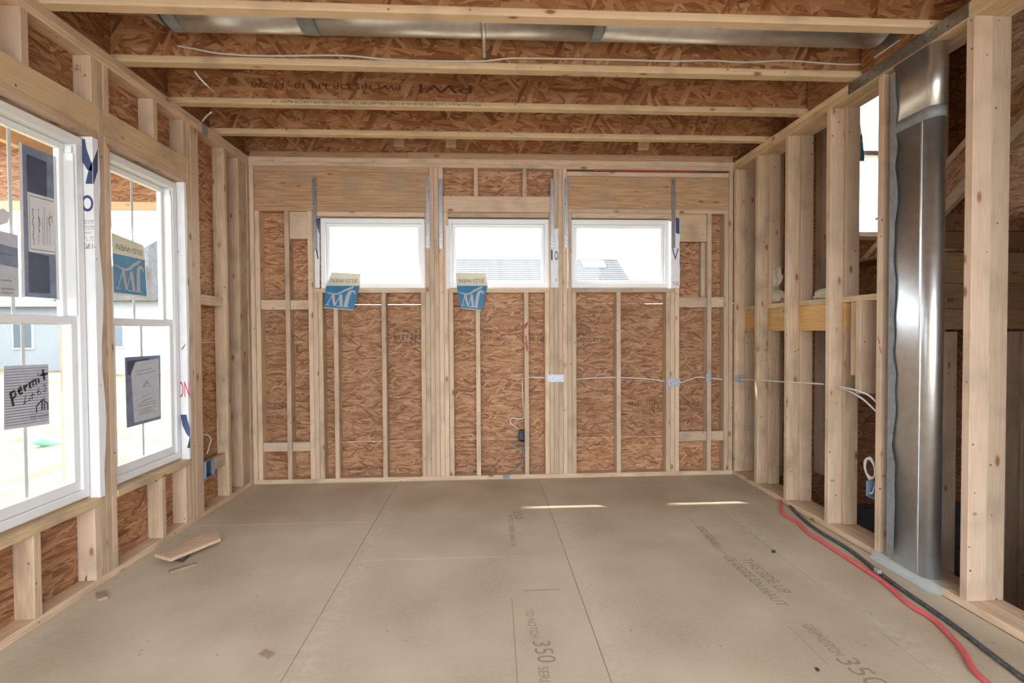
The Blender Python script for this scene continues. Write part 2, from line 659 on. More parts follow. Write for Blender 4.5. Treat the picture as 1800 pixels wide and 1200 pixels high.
# ================================================================== SETTING
# ---- floor: 4 x 8 ft panels with open joints
floor = empty('floor', (0, 0, 0), kind='structure', label='tan dusty subfloor of large panels with printed stamps')
box('floor_deck', (-0.1, W), (-8.0, 0.1), (-0.05, -0.019), 'cord_black', floor, 0)
SE = [-0.1, 1.2167, 2.4359, 3.6551, W - 0.0]
CUT = {0: [0.1, -0.9, -3.34, -5.8, -8.0], 1: [0.1, -1.482, -3.92, -6.36, -8.0], 2: [0.1, -0.262, -2.70, -5.14, -8.0], 3: [0.1, -2.62, -5.06, -8.0]}
for i in range(4):
    for a, b in zip(CUT[i][:-1], CUT[i][1:]):
        box('floor_panel', (SE[i] + 0.0012, SE[i + 1] - 0.0012), (b + 0.0012, a - 0.0012), (-0.019, 0.0), 'floor_panel', floor, 0.0012)
# stamps on the panels: they read towards the viewer, letters upright towards +x
zz = 0.0008


def floor_text(body, p0, p1, hgt, mat='floor_ink'):
    a, b = PZ(*p0), PZ(*p1)
    text('printed_stamp', body, (a.x, a.y, zz), (b.x - a.x, b.y - a.y, 0), (hgt, 0, 0), mat, floor)


floor_text('TO NOTCH', (923, 1072), (933, 1121), 0.036)
floor_text('350', (935, 1127), (946, 1165), 0.075)
floor_text('SERIES', (945, 1172), (950, 1215), 0.04)
q0, q1 = PZ(893, 905), PZ(898, 960)
marks('printed_stamp', (q0.x, q0.y, zz), (q1.x - q0.x, q1.y - q0.y, 0), (0.03, 0, 0), 'floor_ink', floor)
floor_text('350', (900, 898), (906, 912), 0.06)
floor_text('350 SERIES', (1222, 925), (1256, 962), 0.055)
floor_text('CE COTE EN HAUT', (1270, 978), (1367, 1065), 0.055)
floor_text('THIS SIDE UP', (1302, 982), (1372, 1043), 0.06)
floor_text('GRIPNOTCH', (1408, 1098), (1467, 1152), 0.045)
floor_text('350', (1466, 1157), (1530, 1208), 0.085)
for p0, p1 in (((899, 1050), (909, 1200)), ((1206, 905), (1345, 1045)), ((1385, 1100), (1455, 1168))):
    a, b = PZ(*p0), PZ(*p1)
    mesh('printed_line', [(a.x, a.y, zz), (a.x + 0.003, a.y, zz), (b.x + 0.003, b.y, zz), (b.x, b.y, zz)], [(0, 1, 2, 3)], 'floor_ink', floor)
mesh('printed_line', [(2.16, -1.86, zz), (2.34, -1.86, zz), (2.34, -1.865, zz), (2.16, -1.865, zz)], [(0, 1, 2, 3)], 'floor_ink', floor)


# ---- far wall ------------------------------------------------------
wf = empty('wall_far', (W / 2, 0.045, 0), kind='structure', label='far framed wall with three high windows and sheathing behind the studs')


def fz(y): return PY(870, y).z


def far_stud(cx, z0, z1, w=T, name='stud', y0=0.0, mat='lumber_z', d=D):
    y0 += random.uniform(-0.002, 0.002)
    return box(name, (cx - w / 2, cx + w / 2), (y0, y0 + d), (z0, z1), mat, wf)


ZP = 0.038                      # top of bottom plate
ZT = H - 0.076                  # underside of top plates
ZS0, ZS1 = 1.627, 1.664         # window sill plates
ZH = 2.318                      # underside of headers
box('bottom_plate', (0.0, W), (0, D), (0, ZP), 'lumber_x', wf)
box('top_plate', (-0.02, W), (0, D), (ZT, ZT + T), 'lumber_x', wf)
box('top_plate', (-0.02, W), (0, D), (ZT + T, H), 'lumber_x', wf)
box('rim_plate', (0.0, 1.32), (0.02, 0.075), (H, H + 0.055), 'header_x', wf)
box('rim_plate', (1.322, W), (0.018, 0.073), (H, H + 0.06), 'header_x', wf)
box('rim_board', (-0.05, W + 0.1), (0.065, 0.09), (H + 0.06, H + 0.31), 'osb_web', wf, 0)
# (centre x, bottom, top)
G = 0.0395
for cx, a, b in ((0.019, ZP, ZT), (0.0615, ZP, ZH), (0.305, ZP, ZH), (0.497, ZP, ZH),
                 (0.5365, ZP, ZS0), (0.577, ZP, ZS0), (0.705, ZP, ZS0), (1.109, ZP, ZS0), (1.445, ZP, ZS0),
                 (1.4845, ZP, ZH), (1.524, ZP, ZT), (1.5635, ZP, ZT), (1.603, ZP, ZT), (1.6425, ZP, ZH), (1.684, ZP, ZS0),
                 (1.914, ZP, ZS0), (2.335, ZP, ZS0), (2.517, ZP, ZS0), (2.5565, ZP, ZH), (2.596, ZP, ZT), (2.6355, ZP, ZT), (2.675, ZP, ZT),
                 (2.7145, ZP, ZH), (2.754, ZP, ZS0), (3.148, ZP, ZS0), (3.591, ZP, ZS0), (3.6305, ZP, ZS0), (3.672, ZP, ZH),
                 (3.963, ZP, ZH), (4.117, ZP, ZH), (4.158, ZP, ZT)):
    far_stud(cx, a, b)
# headers, with their top and bottom flats
far_h = [(0.04, 1.503), (2.696, 4.137)]
box('header', (0.042, 1.503), (0.004, 0.085), (2.356, 2.652), 'header_x', wf)
box('header_flat', (0.042, 1.503), (0.002, D), (2.653, ZT), 'header_x', wf)
box('header_flat', (0.042, 1.503), (0.002, D), (ZH, 2.355), 'header_x', wf)
box('header', (2.696, 4.137), (0.004, 0.085), (2.356, 2.636), 'header_x', wf)
box('header_flat', (2.696, 4.137), (0.0, D), (2.637, 2.676), 'lumber_x', wf)
box('header_flat', (2.696, 4.137), (0.002, D), (ZH, 2.355), 'lumber_x', wf)
box('header', (1.624, 2.575), (0.003, D), (2.32, 2.458), 'lumber_x', wf)
for a, b in ((0.517, 1.464), (1.663, 2.536), (2.735, 3.652)):
    box('head_flat', (a, b), (0.006, D), (2.28, ZH - 0.001), 'lumber_x', wf)
    box('sill_plate', (a, b), (0.0, D), (ZS0, ZS1), 'lumber_x', wf)
for cx in (1.905, 2.325):
    far_stud(cx, 2.459, ZT, name='cripple_stud')
# blocking
for a, b in ((0.0815, 0.285), (0.325, 0.477), (3.692, 3.943), (3.983, 4.097)):
    for y0, y1 in (((527, 544) if a < 1 else (522, 540)), ((778, 794) if a < 1 else (758, 775))):
        z1, z0 = PY(500 if a < 1 else 1240, y0).z, PY(500 if a < 1 else 1240, y1).z
        box('blocking', (a, b), (0.012, 0.05), (z0, z1), 'lumber_x', wf)
box('blocking', (0.325, 0.477), (0.014, 0.05), (2.085, ZH - 0.001), 'lumber_x', wf)
box('blocking', (3.692, 3.943), (0.014, 0.05), (2.075, ZH - 0.001), 'flange_x', wf)
box('blocking', (3.905, 3.943), (0.045, 0.088), (1.55, 2.075), 'lumber_z', wf)
# sheathing panels, daylight shows at the upper joint
OY = (D + 0.001, D + 0.012)
GZ = PY(870, 534.5, 0.095).z
for x0, x1 in ((-0.1, 1.523), (1.5255, 2.634), (2.6365, 4.30)):
    box('sheathing_panel', (x0, x1), OY, (-0.3, 0.331), 'osb_xz', wf, 0)
    box('sheathing_panel', (x0, x1), OY, (0.3335, GZ - 0.001), 'osb_xz', wf, 0)
    box('sheathing_panel', (x0, x1), OY, (GZ + 0.001, ZS1), 'osb_xz', wf, 0)
    box('sheathing_panel', (x0, x1), OY, (2.272, H + 0.35), 'osb_xz', wf, 0)
WX = ((0.560, 1.464), (1.648, 2.545), (2.722, 3.650))
for x0, x1 in ((-0.1, WX[0][0]), (WX[0][1], WX[1][0]), (WX[1][1], WX[2][0]), (WX[2][1], 4.30)):
    box('sheathing_panel', (x0, x1), OY, (ZS1, 2.272), 'osb_xz', wf, 0)
# stamps on the sheathing
def far_text(body, p0, w, h, y=0.0885, mat='web_ink'):
    a = PY(p0[0], p0[1], y)
    s = (y - C.y) / F
    (text if body else marks)('printed_stamp', *([body] if body else []), a, (w * s, 0, 0), (0, 0, h * s), mat, wf)
for body, p, w, h in (('', (692, 585), 50, 6), ('', (692, 597), 50, 9), ('', (692, 603), 50, 5),
                      ('', (793, 583), 40, 5), ('', (793, 589), 20, 4), ('', (793, 598), 22, 5), ('APA', (848, 588), 18, 9),
                      ('', (893, 581), 25, 4), ('', (850, 599), 40, 6), ('', (930, 590), 25, 5), ('', (930, 599), 29, 6),
                      ('', (1012, 579), 40, 4), ('', (1012, 585), 38, 4), ('', (1012, 591), 28, 5), ('', (1012, 600), 62, 6),
                      ('', (1104, 711), 62, 7), ('', (1145, 718), 22, 5), ('', (1128, 725), 38, 6),
                      ('', (1196, 713), 36, 8), ('', (1252, 716), 22, 8),
                      ('', (470, 720), 33, 7), ('', (470, 736), 28, 5), ('', (520, 620), 12, 14),
                      ('', (604, 827), 66, 4), ('', (613, 834), 30, 4), ('', (690, 829), 54, 5), ('', (826, 823), 50, 5), ('', (826, 831), 52, 6)):
    far_text(body, p, w, h)
# long steel straps down from headers
def far_strap(px, y0, y1, wpx=8):
    a, b = PY(px, y0), PY(px, y1)
    st = box('strap_tie', (a.x - 0.016, a.x + 0.016), (-0.0075, -0.003), (b.z, a.z), 'strap_steel', wf, 0.001)
    n = 9
    for k in range(n):
        z = b.z + 0.02 + (a.z - b.z - 0.05) * (k / (n - 1)) ** 1.5
        x = a.x + (0.007 if k % 2 else -0.007)
        box('nail_head', (x - 0.004, x + 0.004), (-0.0105, -0.0076), (z - 0.004, z + 0.004), 'nail', st, 0.0015)
for px, y0, y1 in ((552.5, 312, 438), (751.5, 311, 437), (774.5, 314, 438), (970.5, 314, 437), (995, 313, 436), (1183.5, 314, 436)):
    far_strap(px, y0, y1)
# red line above the right header
box('chalk_line', (2.93, 3.86), (-0.004, -0.001), (2.679, 2.691), 'red_line', wf, 0)
# house wrap flaps beside the windows
def far_wrap(x0, x1, y, ztop, zbot, words):
    a, b = PY(x0, 450, y).x, PY(x1, 450, y).x
    n = 8
    pts = [(a, y, zbot)] + [(b + random.uniform(-0.004, 0.004), y, zbot + (ztop - zbot) * k / n) for k in range(n + 1)] + [(a, y, ztop)]
    o = prism('house_wrap', pts, (0, 0.0015, 0), 'wrap', wf)
    for body, px, py, w, h, mt in words:
        p = PY(px, py, y - 0.001)
        s = (y - C.y) / F
        text('printed_letter', body, p, (w * s, 0, 0), (0, 0, h * s), mt, o)
far_wrap(553, 562, 0.010, 2.27, 1.67, [])
far_wrap(968, 981.5, -0.0025, 2.18, 1.67, [('l', 968.5, 457, 3, 18, 'wrap_blue'), ('o', 975, 457, 6, 16, 'wrap_blue'), ('c', 977, 494, 3, 5, 'wrap_blue')])
far_wrap(1180, 1195, -0.0025, 2.27, 1.665, [('V', 1181, 457, 12.5, 21, 'wrap_blue'), ('THE', 1182, 502, 12, 7, 'wrap_red')])
jamb_marks = [((1187.5, 382), (1194.5, 384), (1194.5, 412), (1188, 409)), ((556, 383), (561, 383), (561, 412), (558, 400)), ((554, 434), (557, 433), (560, 455), (558, 455))]
for q4 in jamb_marks:
    yq = -0.0045 if q4[0][0] > 900 else 0.008
    mesh('printed_letter', [PY(*p, Y=yq) for p in q4], [(0, 1, 2, 3)], 'wrap_blue', wf)
far_wrap(784, 790, -0.001, 2.20, 1.66, [])
far_wrap(992, 999, -0.001, 2.03, 1.66, [])
# nail plates over the drilled studs
for x0, y0, x1, y1 in ((961, 658, 991, 671), (1173, 665, 1195, 679), (1241, 657, 1249, 670)):
    a, b = PY(x0, y0), PY(x1, y1)
    box('nail_plate', (a.x, b.x), (-0.0062, -0.003), (b.z, a.z), 'plate_steel', wf, 0.001)
# roof overhang outside above the far wall
box('sun_shading_eave', (-0.6, 4.28), (0.11, 0.60), (3.24, 3.30), 'trim_white', wf, 0)
box('eave_fascia', (-0.6, 4.28), (0.60, 0.62), (3.24, 3.45), 'trim_white', wf, 0)


# ---- windows of the far wall
def far_window(n, x0, x1, z0, z1):
    w = empty('window_%d' % n, ((x0 + x1) / 2, 0.07, z0), kind='structure')
    f, s = 0.040, 0.026
    for nm, fx, fy, wd in (('frame', (x0, x1), (0.035, 0.115), f), ('sash', (x0 + f + 0.001, x1 - f - 0.001), (0.062, 0.105), s)):
        e = 0.0 if nm == 'frame' else f + 0.001
        a, b = z0 + e, z1 - e
        box(nm, fx, fy, (b - wd, b), 'vinyl', w, 0.003)
        box(nm, fx, fy, (a, a + wd), 'vinyl', w, 0.003)
        box(nm, (fx[0], fx[0] + wd), fy, (a + wd, b - wd), 'vinyl', w, 0.003)
        box(nm, (fx[1] - wd, fx[1]), fy, (a + wd, b - wd), 'vinyl', w, 0.003)
    e = f + s + 0.001
    box('pane', (x0 + e, x1 - e), (0.083, 0.087), (z0 + e, z1 - e), 'glass', w, 0)
    return w


far_window(1, 0.576, 1.462, 1.669, 2.268)
far_window(2, 1.655, 2.541, 1.669, 2.268)
far_window(3, 2.726, 3.612, 1.669, 2.268)

# ---- left wall ------------------------------------------------------
wl = empty('wall_left', (-0.045, -3.0, 0), kind='structure', label='left framed wall with two tall double-hung windows')
YB = -5.4


def ls(cy, z0, z1, w=T, name='stud', mat='lumber_z'):
    dx = random.uniform(-0.0015, 0.0015)
    box(name, (-D + dx, dx), (cy - w / 2, cy + w / 2), (z0, z1), mat, wl)


ZTL = ZT
box('bottom_plate', (-D, 0), (YB, 0.0), (0, ZP), 'lumber_y', wl)
box('top_plate', (-D, 0), (YB, -0.72), (ZTL, ZTL + T), 'lumber_y', wl)
box('top_plate', (-D, 0), (-0.718, 0.0), (ZTL, ZTL + T), 'lumber_y', wl)
box('top_plate', (-D, 0), (YB, -0.57), (ZTL + T, H), 'lumber_y', wl)
box('top_plate', (-D, 0), (-0.568, 0.0), (ZTL + T, H), 'lumber_y', wl)
LS0, LS1 = 0.411, 0.449
LH0, LH1 = 2.330, 2.460
for cy, a, b in ((-2.022, ZP, LS0), (-1.683, ZP, LS0), (-1.643, ZP, LH0 - T), (-1.604, ZP, ZTL), (-1.565, ZP, LH0 - T),
                 (-1.165, ZP, LS0), (-0.921, ZP, LS0), (-0.882, ZP, LH0 - T), (-0.843, ZP, ZTL),
                 (-0.378, ZP, ZTL), (-0.162, ZP, ZTL), (-0.02, ZP, ZTL),
                 (-2.322, ZP, LH0 - T), (-2.361, ZP, ZTL), (-2.77, ZP, ZTL), (-3.18, ZP, ZTL), (-3.58, ZP, ZTL)):
    ls(cy, a, b)
box('flat_stud', (-T, 0.001), (-0.823, -0.734), (ZP, ZTL), 'lumber_z', wl)
box('flat_stud', (-T - 0.002, -0.003), (-0.142, -0.058), (ZP, ZTL), 'lumber_z', wl)
for cy in (-2.022, -1.643, -1.565, -1.177, -0.882):
    ls(cy, LH1, ZTL, name='cripple_stud')
for a, b in ((-2.342, -1.624), (-1.584, -0.863)):
    box('header', (-D, -0.002), (a, b), (LH0, LH1), 'flange_y', wl)
    box('head_flat', (-D, 0.0), (a, b), (LH0 - T, LH0 - 0.001), 'lumber_y', wl)
for a, b in ((-2.302, -1.663), (-1.545, -0.902)):
    box('sill_plate', (-D, 0.003), (a, b), (LS0, LS1), 'flange_y', wl)
z1, z0 = PX(368, 516).z, PX(368, 541).z
box('blocking', (-0.06, -0.02), (-0.733, -0.398), (z0 + 0.02, z1 - 0.01), 'lumber_y', wl)
box('blocking', (-0.06, -0.022), (-0.733, -0.398), (0.28, 0.37), 'lumber_y', wl)
LX = (-D - 0.012, -D - 0.001)
for a, b in ((YB, -2.31), (-2.31, -1.60), (-1.598, -0.86), (-0.858, 0.1)):
    if b in (-2.31, 0.1):
        box('sheathing_panel', LX, (a, b), (-0.3, 1.22), 'osb_yz', wl, 0)
        box('sheathing_panel', LX, (a, b), (1.2215, H + 0.35), 'osb_yz', wl, 0)
    else:
        box('sheathing_panel', LX, (a, b), (-0.3, LS1), 'osb_yz', wl, 0)
        box('sheathing_panel', LX, (a, b), (2.285, H + 0.35), 'osb_yz', wl, 0)
box('sheathing_panel', LX, (-1.672, -1.54), (LS1, 2.285), 'osb_yz', wl, 0)
box('sheathing_panel', LX, (-0.905, -0.86), (LS1, 2.285), 'osb_yz', wl, 0)
# nail plate on the top plate
a, b = PX(355, 216), PX(365, 240)
box('nail_plate', (0.0005, 0.003), (a.y, b.y), (b.z - 0.005, H - 0.005), 'mastic', wl, 0.001)
marks('grade_stamp', PY(131, 118, -1.6825), (0.032, 0, 0), (0, 0, 0.012), 'ink', wl)
marks('grade_stamp', PY(131, 123.5, -1.6825), (0.03, 0, 0), (0, 0, 0.010), 'ink', wl)


def left_window(n, y0, y1, z0, z1):
    w = empty('window_%d' % n, (-0.09, (y0 + y1) / 2, z0), kind='structure')
    f = 0.042
    X = (-0.135, -0.045)

    def ring(nm, X, a0, a1, c0, c1, wd, wb=None, par=None):
        wb = wb or wd
        o = box(nm, X, (a0, a1), (c1 - wd, c1), 'vinyl', par or w, 0.003)
        box(nm, X, (a0, a1), (c0, c0 + wb), 'vinyl', par or w, 0.003)
        box(nm, X, (a0, a0 + wd), (c0 + wb, c1 - wd), 'vinyl', par or w, 0.003)
        box(nm, X, (a1 - wd, a1), (c0 + wb, c1 - wd), 'vinyl', par or w, 0.003)
    ring('frame', X, y0, y1, z0, z1, f)
    # jamb channel steps
    a0, a1, c0, c1 = y0 + f + .001, y1 - f - .001, z0 + f + .001, z1 - f - .001
    zm = 1.355
    ring('upper_sash', (-0.128, -0.098), a0, a1, zm - 0.02, c1, 0.032)
    ring('lower_sash', (-0.092, -0.058), a0, a1, c0, zm + 0.022, 0.036, 0.05)
    box('upper_pane', (-0.114, -0.111), (a0 + .033, a1 - .033), (zm + 0.013, c1 - .033), 'glass', w, 0)
    box('lower_pane', (-0.077, -0.074), (a0 + .037, a1 - .037), (c0 + .051, zm - 0.015), 'glass', w, 0)
    ym = (a0 + a1) / 2
    box('grille_bar', (-0.1175, -0.1145), (ym - 0.009, ym + 0.009), (zm + 0.013, c1 - .033), 'vinyl', w, 0.001)
    box('grille_bar', (-0.0805, -0.0775), (ym - 0.009, ym + 0.009), (c0 + .051, zm - 0.015), 'vinyl', w, 0.001)
    box('jamb_stop', (-0.097, -0.05), (y1 - f - 0.012, y1 - f - 0.0005), (zm + 0.024, z1 - f - 0.05), 'vinyl', w, 0.002)
    box('jamb_latch', (-0.085, -0.055), (y1 - f - 0.016, y1 - f - 0.0005), (z1 - f - 0.05, z1 - f - 0.012), 'vinyl', w, 0.002)
    return w


left_window(4, -2.29, -1.667, 0.462, 2.276)
left_window(5, -1.533, -0.907, 0.462, 2.276)


# house wrap turned round the jambs beside the tall windows
def left_wrap(yj, dirn, z0, z1, wdt, jamb=True):
    """jamb face at yj seen from -y; flap lies on the stud front from yj in direction dirn"""
    n = 14
    e = 0.0025
    edge = [wdt * (0.75 + 0.25 * math.sin(k * 1.3 + yj * 9)) * (0.85 if k > n - 2 else 1) for k in range(n + 1)]
    V, Fc = [], []
    for k in range(n + 1):
        z = z0 + (z1 - z0) * k / n
        V += [(-0.046, yj - e, z), (e, yj - e, z), (e + 0.003, yj + dirn * edge[k], z)]
    for k in range(n):
        for j in range(2):
            if j == 0 and not jamb: continue
            Fc.append((3 * k + j, 3 * k + j + 1, 3 * k + j + 4, 3 * k + j + 3))
    return mesh('house_wrap', V, Fc, 'wrap', wl, smooth=False)


wr = left_wrap(-1.663, 1, 0.452, 2.285, 0.045)
yj = -1.667
s1 = (yj - C.y) / F


def jamb_poly(pix, mat, par, Y):
    vs = [PY(p[0], p[1], Y) for p in pix]
    mesh('printed_letter', vs, [tuple(range(len(vs)))], mat, par)


jamb_poly([(140.5, 244), (149, 244), (152, 262), (160.5, 285), (162.5, 300), (154, 299), (141, 278)], 'wrap_blue', wr, yj)
jamb_poly([(160.5, 286), (162.5, 284), (162.5, 323), (150, 323), (155.5, 299)], 'wrap_blue', wr, yj)
vs = [PX(*p, X=0.0052) for p in ((163.5, 283), (170, 266), (174, 252), (172, 268), (172, 300), (165, 323), (163.5, 323))]
mesh('printed_letter', vs, [tuple(range(7))], 'wrap_blue', wr)
text('printed_letter', 'o', PY(143.5, 372, yj), (19 * s1, 0, 0), (0, 0, 28 * s1), 'wrap_blue', wr)
text('printed_words', 'Call 1-', PY(145.5, 437, yj), (20 * s1, 0, 0), (0, 0, 9 * s1), 'ink', wr)
for yy, wpx in ((389, 19), (393, 18), (399, 19), (403, 19), (410, 17), (418, 19), (423, 19)):
    marks('printed_words', PY(144.5, yy, yj), (wpx * s1, 0, 0), (0, 0, 2.2 * s1), 'ink_grey', wr)
for p in ((169.5, 457), (176, 679)):
    text('printed_words', 'i', PX(*p, X=0.0055), (0, 0.005, 0), (0, 0, 0.012), 'wrap_red', wr)
left_wrap(-1.545, -1, 0.452, 2.275, 0.016, jamb=False)
wr2 = left_wrap(-0.902, 1, 0.452, 2.285, 0.022)
yj2 = -0.906
s2 = (yj2 - C.y) / F
text('printed_letter', 'ON', PY(312.5, 698, yj2), (26 * s2 * 0.75, 0, 0), (0, 0, 27 * s2), 'wrap_red', wr2)
text('printed_words', 'R', PY(307, 420.5, yj2), (5 * s2, 0, 0), (0, 0, 6 * s2), 'ink', wr2)
marks('printed_words', PY(308, 444, yj2), (8 * s2, 0, 0), (0, 0, 3.4 * s2), 'ink_grey', wr2)
jamb_poly([(313.5, 713), (317, 713), (317, 723), (314, 723)], 'wrap_blue', wr2, yj2)
jamb_poly([(317, 728.5), (328, 728.5), (330, 740), (334, 752), (334, 769), (328, 763), (321, 748)], 'wrap_blue', wr2, yj2)
jamb_poly([(319, 613), (326, 604), (326, 606), (320, 615)], 'ink', wr2, yj2)
jamb_poly([(333, 770), (334.5, 770), (334.5, 787), (329, 787)], 'ink', wr2, yj2)

# ---- right wall: two 2x4 rows, stair landing beam in the rear row ------
wr_ = empty('wall_right', (W + 0.09, -1.3, 0), kind='structure', label='open stud wall between the room and the dark stairwell')
RX = (W, W + D)
RX2 = (W + D + 0.001, W + 2 * D + 0.001)
RYB = -2.75
box('bottom_plate', RX, (RYB, 0.0), (0, ZP), 'lumber_y', wr_)
box('bottom_plate', RX2, (RYB, 0.0), (0, ZP), 'lumber_y', wr_)
for k in (0, 1):
    box('top_plate', RX, (RYB, -0.0), (ZT + k * T, ZT + (k + 1) * T - 0.0005), 'flange_y', wr_)
    box('top_plate', RX2, (RYB, -0.0), (ZT + k * T, ZT + (k + 1) * T - 0.0005), 'lumber_y', wr_)
LV0, LV1 = 1.283, 1.462


def rs(cy, X, z0, z1, w=T, name='stud', mat='lumber_z'):
    box(name, X, (cy - w / 2, cy + w / 2), (z0, z1), mat, wr_)


for cy in (-0.019, -0.370, -0.772, -1.215, -1.633, -2.141):
    rs(cy, RX, ZP, ZT)
for cy in (-0.019, -0.388, -0.790, -1.236):
    rs(cy, RX2, ZP, LV0)
    rs(cy, RX2, LV1 + T, ZT)
rs(-2.139, RX2, ZP, ZT)
box('landing_beam', (RX2[0], RX2[1]), (-1.255, -0.72), (LV0, LV1), 'lvl_y', wr_)
box('landing_beam', (RX2[0], RX2[1]), (-0.718, 0.0), (LV0, LV1), 'lvl_y', wr_)
box('ledge_plate', (RX2[0] - 0.006, RX2[1]), (-1.62, 0.0), (LV1 + 0.0005, LV1 + T), 'flange_y', wr_)
box('short_stud', (PY(1512, 600, -1.47).x, PY(1549, 600, -1.47).x), (-1.47, -1.432), (PY(1525, 692, -1.47).z, LV1), 'lumber_z', wr_)
box('short_stud', (PY(1503, 600, -1.33).x, PY(1513, 600, -1.33).x), (-1.33, -1.292), (PY(1508, 660, -1.33).z, LV1), 'lumber_z', wr_)
# long steel strap on the top plate
a, b = PX(1491, 165, W - 0.003), PX(1703, 10, W - 0.003)
zc = H - 0.036
st = box('strap_tie', (W - 0.004, W - 0.0005), (b.y, a.y), (zc - 0.033, zc + 0.033), 'strap_steel', wr_, 0.001)
for k in range(12):
    y = a.y + (b.y - a.y) * (k + 0.4) / 12
    z = zc + (0.012 if k % 2 else -0.014)
    box('nail_head', (W - 0.0065, W - 0.0042), (y - 0.004, y + 0.004), (z - 0.004, z + 0.004), 'nail' if k in (0, 11) else 'box_dark', st, 0.001)
a, b = PX(1281, 657, W - 0.002), PX(1296, 671, W - 0.002)
box('nail_plate', (W - 0.003, W + 0.055), (-0.0425, -0.0395), (PY(1289, 671).z, PY(1289, 658).z), 'plate_steel', wr_, 0.001)
for cy, py, X in ((-1.2345, 846, RX), (-1.6525, 838, RX), (-2.1605, 905, RX)):
    p = PY(1458 if cy > -1.5 else (1549 if cy > -2 else 1709), py, cy)
    if cy < -2: p = PY(1709, 905, cy)
    marks('grade_stamp', Vector((p.x, cy - 0.0006, p.z)), (0.034, 0, 0), (0, 0, 0.012), 'ink', wr_)
for px, py in ((1542, 592), (1545, 608)):
    p = PX(px, py, W - 0.001)
    mesh('chalk_mark', [p, p + Vector((0, -0.006, 0)), p + Vector((0, -0.022, -0.04)), p + Vector((0, -0.016, -0.04))], [(0, 1, 2, 3)], 'red_line', wr_)
for pts in (((921, 572), (927, 565), (928.5, 568), (923, 579)), ((923, 590), (925, 590), (928.5, 612), (927, 612)), ((922, 601), (924, 601), (928, 617), (926, 617))):
    vs = [PY(*p, -0.0035) for p in pts]
    mesh('chalk_mark', vs, [(0, 1, 2, 3)], 'red_line', wf)

# ---- ceiling: wooden I-joists under a strand-board deck
ce = empty('ceiling', (W / 2, -2.0, H), kind='structure', label='open ceiling of wooden I-joists with strand board webs')
JH = 0.302
JY = []
for i, yb in enumerate((-0.430, -0.917, -1.404, -1.883, -2.37, -2.86, -3.35, -3.84, -4.33, -4.82, -5.3)):
    cy = yb - 0.030
    JY.append(cy)
    j = empty('joist', (W / 2, cy, H), ce)
    x0, x1 = -0.062, W + 0.18
    box('flange', (x0, x1), (cy - 0.030, cy + 0.030), (H + 0.0005, H + 0.038), 'flange_x', j)
    box('flange', (x0, x1), (cy - 0.030, cy + 0.030), (H + JH - 0.038, H + JH), 'flange_x', j)
    xs = [x0, 0.62 + 0.05 * i, 1.85 + 0.07 * i, 3.05 + 0.04 * i, x1]
    for a, b in zip(xs[:-1], xs[1:]):
        box('web', (a + 0.0008, b - 0.0008), (cy - 0.0055, cy + 0.0055), (H + 0.034, H + JH - 0.034), 'osb_web', j, 0)
box('rim_board', (-0.088, -0.063), (YB, 0.06), (H, H + JH), 'osb_yz', ce, 0)
box('rim_board', (W + 0.181, W + 0.20), (YB, 0.06), (H, H + JH), 'osb_yz', ce, 0)
for i in range(5):
    ya = 0.06 - 1.22 * i
    box('deck_panel', (-0.1, W + 0.2), (max(ya - 1.218, -5.4), ya), (H + JH + 0.001, H + JH + 0.02), 'osb_xy', ce, 0)
# short squash blocks / stubs over the far plate
for px in (707, 797, 1130):
    p = PY(px, 257, -0.02)
    box('stub_block', (p.x - 0.06, p.x + 0.03), (-0.10, -0.062), (H + 0.07, H + JH - 0.001), 'flange_z', ce)
for yb in (-1.66, -1.17):
    box('blocking_panel', (W + 0.02, W + 0.035), (yb - 0.20, yb + 0.20), (H + 0.0005, H + JH - 0.001), 'osb_yz', ce, 0)
# printing on the third joist, upside down as delivered
jy = JY[1]
s3 = (jy - 0.031 - C.y) / F
p = PY(845, 189.5, jy - 0.0308)
tw = (845 - 492) * s3
text('printed_words', "PWI I-Joists 'Made in Canada' PWI 18S OR LPI-18 11-7/8 || MILL #677 APA CSR-1305-CDC 10402-4 PR-L238 || 10-40-2025 - 14",
     (p.x, jy - 0.0308, H + 0.033), (-tw, 0, 0), (0, 0, -0.024), 'ink', ce)
q = PY(829, 153, jy - 0.0063)
s4 = (jy - C.y) / F
text('printed_words', 'PWI', (q.x, jy - 0.0063, q.z + 0.012), (-90 * s4, 0, 0), (0, 0, -0.055), 'web_ink', ce)
text('printed_words', 'PWI 18S OR LPI 18  11-7/8', (q.x - 122 * s4, jy - 0.0063, q.z + 0.004), (-250 * s4, 0, 0), (0, 0, -0.035), 'web_ink', ce)

# ---- stairwell beyond the right wall --------------------------------
SX1 = 6.35
ws = empty('wall_stair', (5.3, 0.05, 0), kind='structure', label='dark sheathed stairwell walls behind the open studs')
zsill = PY(1525, 409, 0.05).z
wx0, wx1 = 5.03, 5.72
for x0, x1, z0, z1 in ((4.302, SX1, -2.6, zsill - 0.04), (4.302, wx0, zsill - 0.04, 5.4), (wx1, SX1, zsill - 0.04, 5.4), (wx0, wx1, 4.25, 5.4)):
    box('sheathing_panel', (x0, x1), OY, (z0, z1), 'osb_xz', ws, 0)
for cx in (4.40, 4.62, wx0 - 0.02, wx1 + 0.075, 6.15):
    box('stud', (cx - T / 2, cx + T / 2), (0, D), (-0.02, 5.3), 'lumber_z', ws)
box('header', (wx1 + 0.095, 6.13), (0.002, 0.085), (2.86, 3.05), 'header_x', ws)
box('sill_plate', (wx0, wx1), (0, D), (zsill - 0.075, zsill - 0.037), 'lumber_x', ws)
p0 = PY(1637, 310, 0.02)
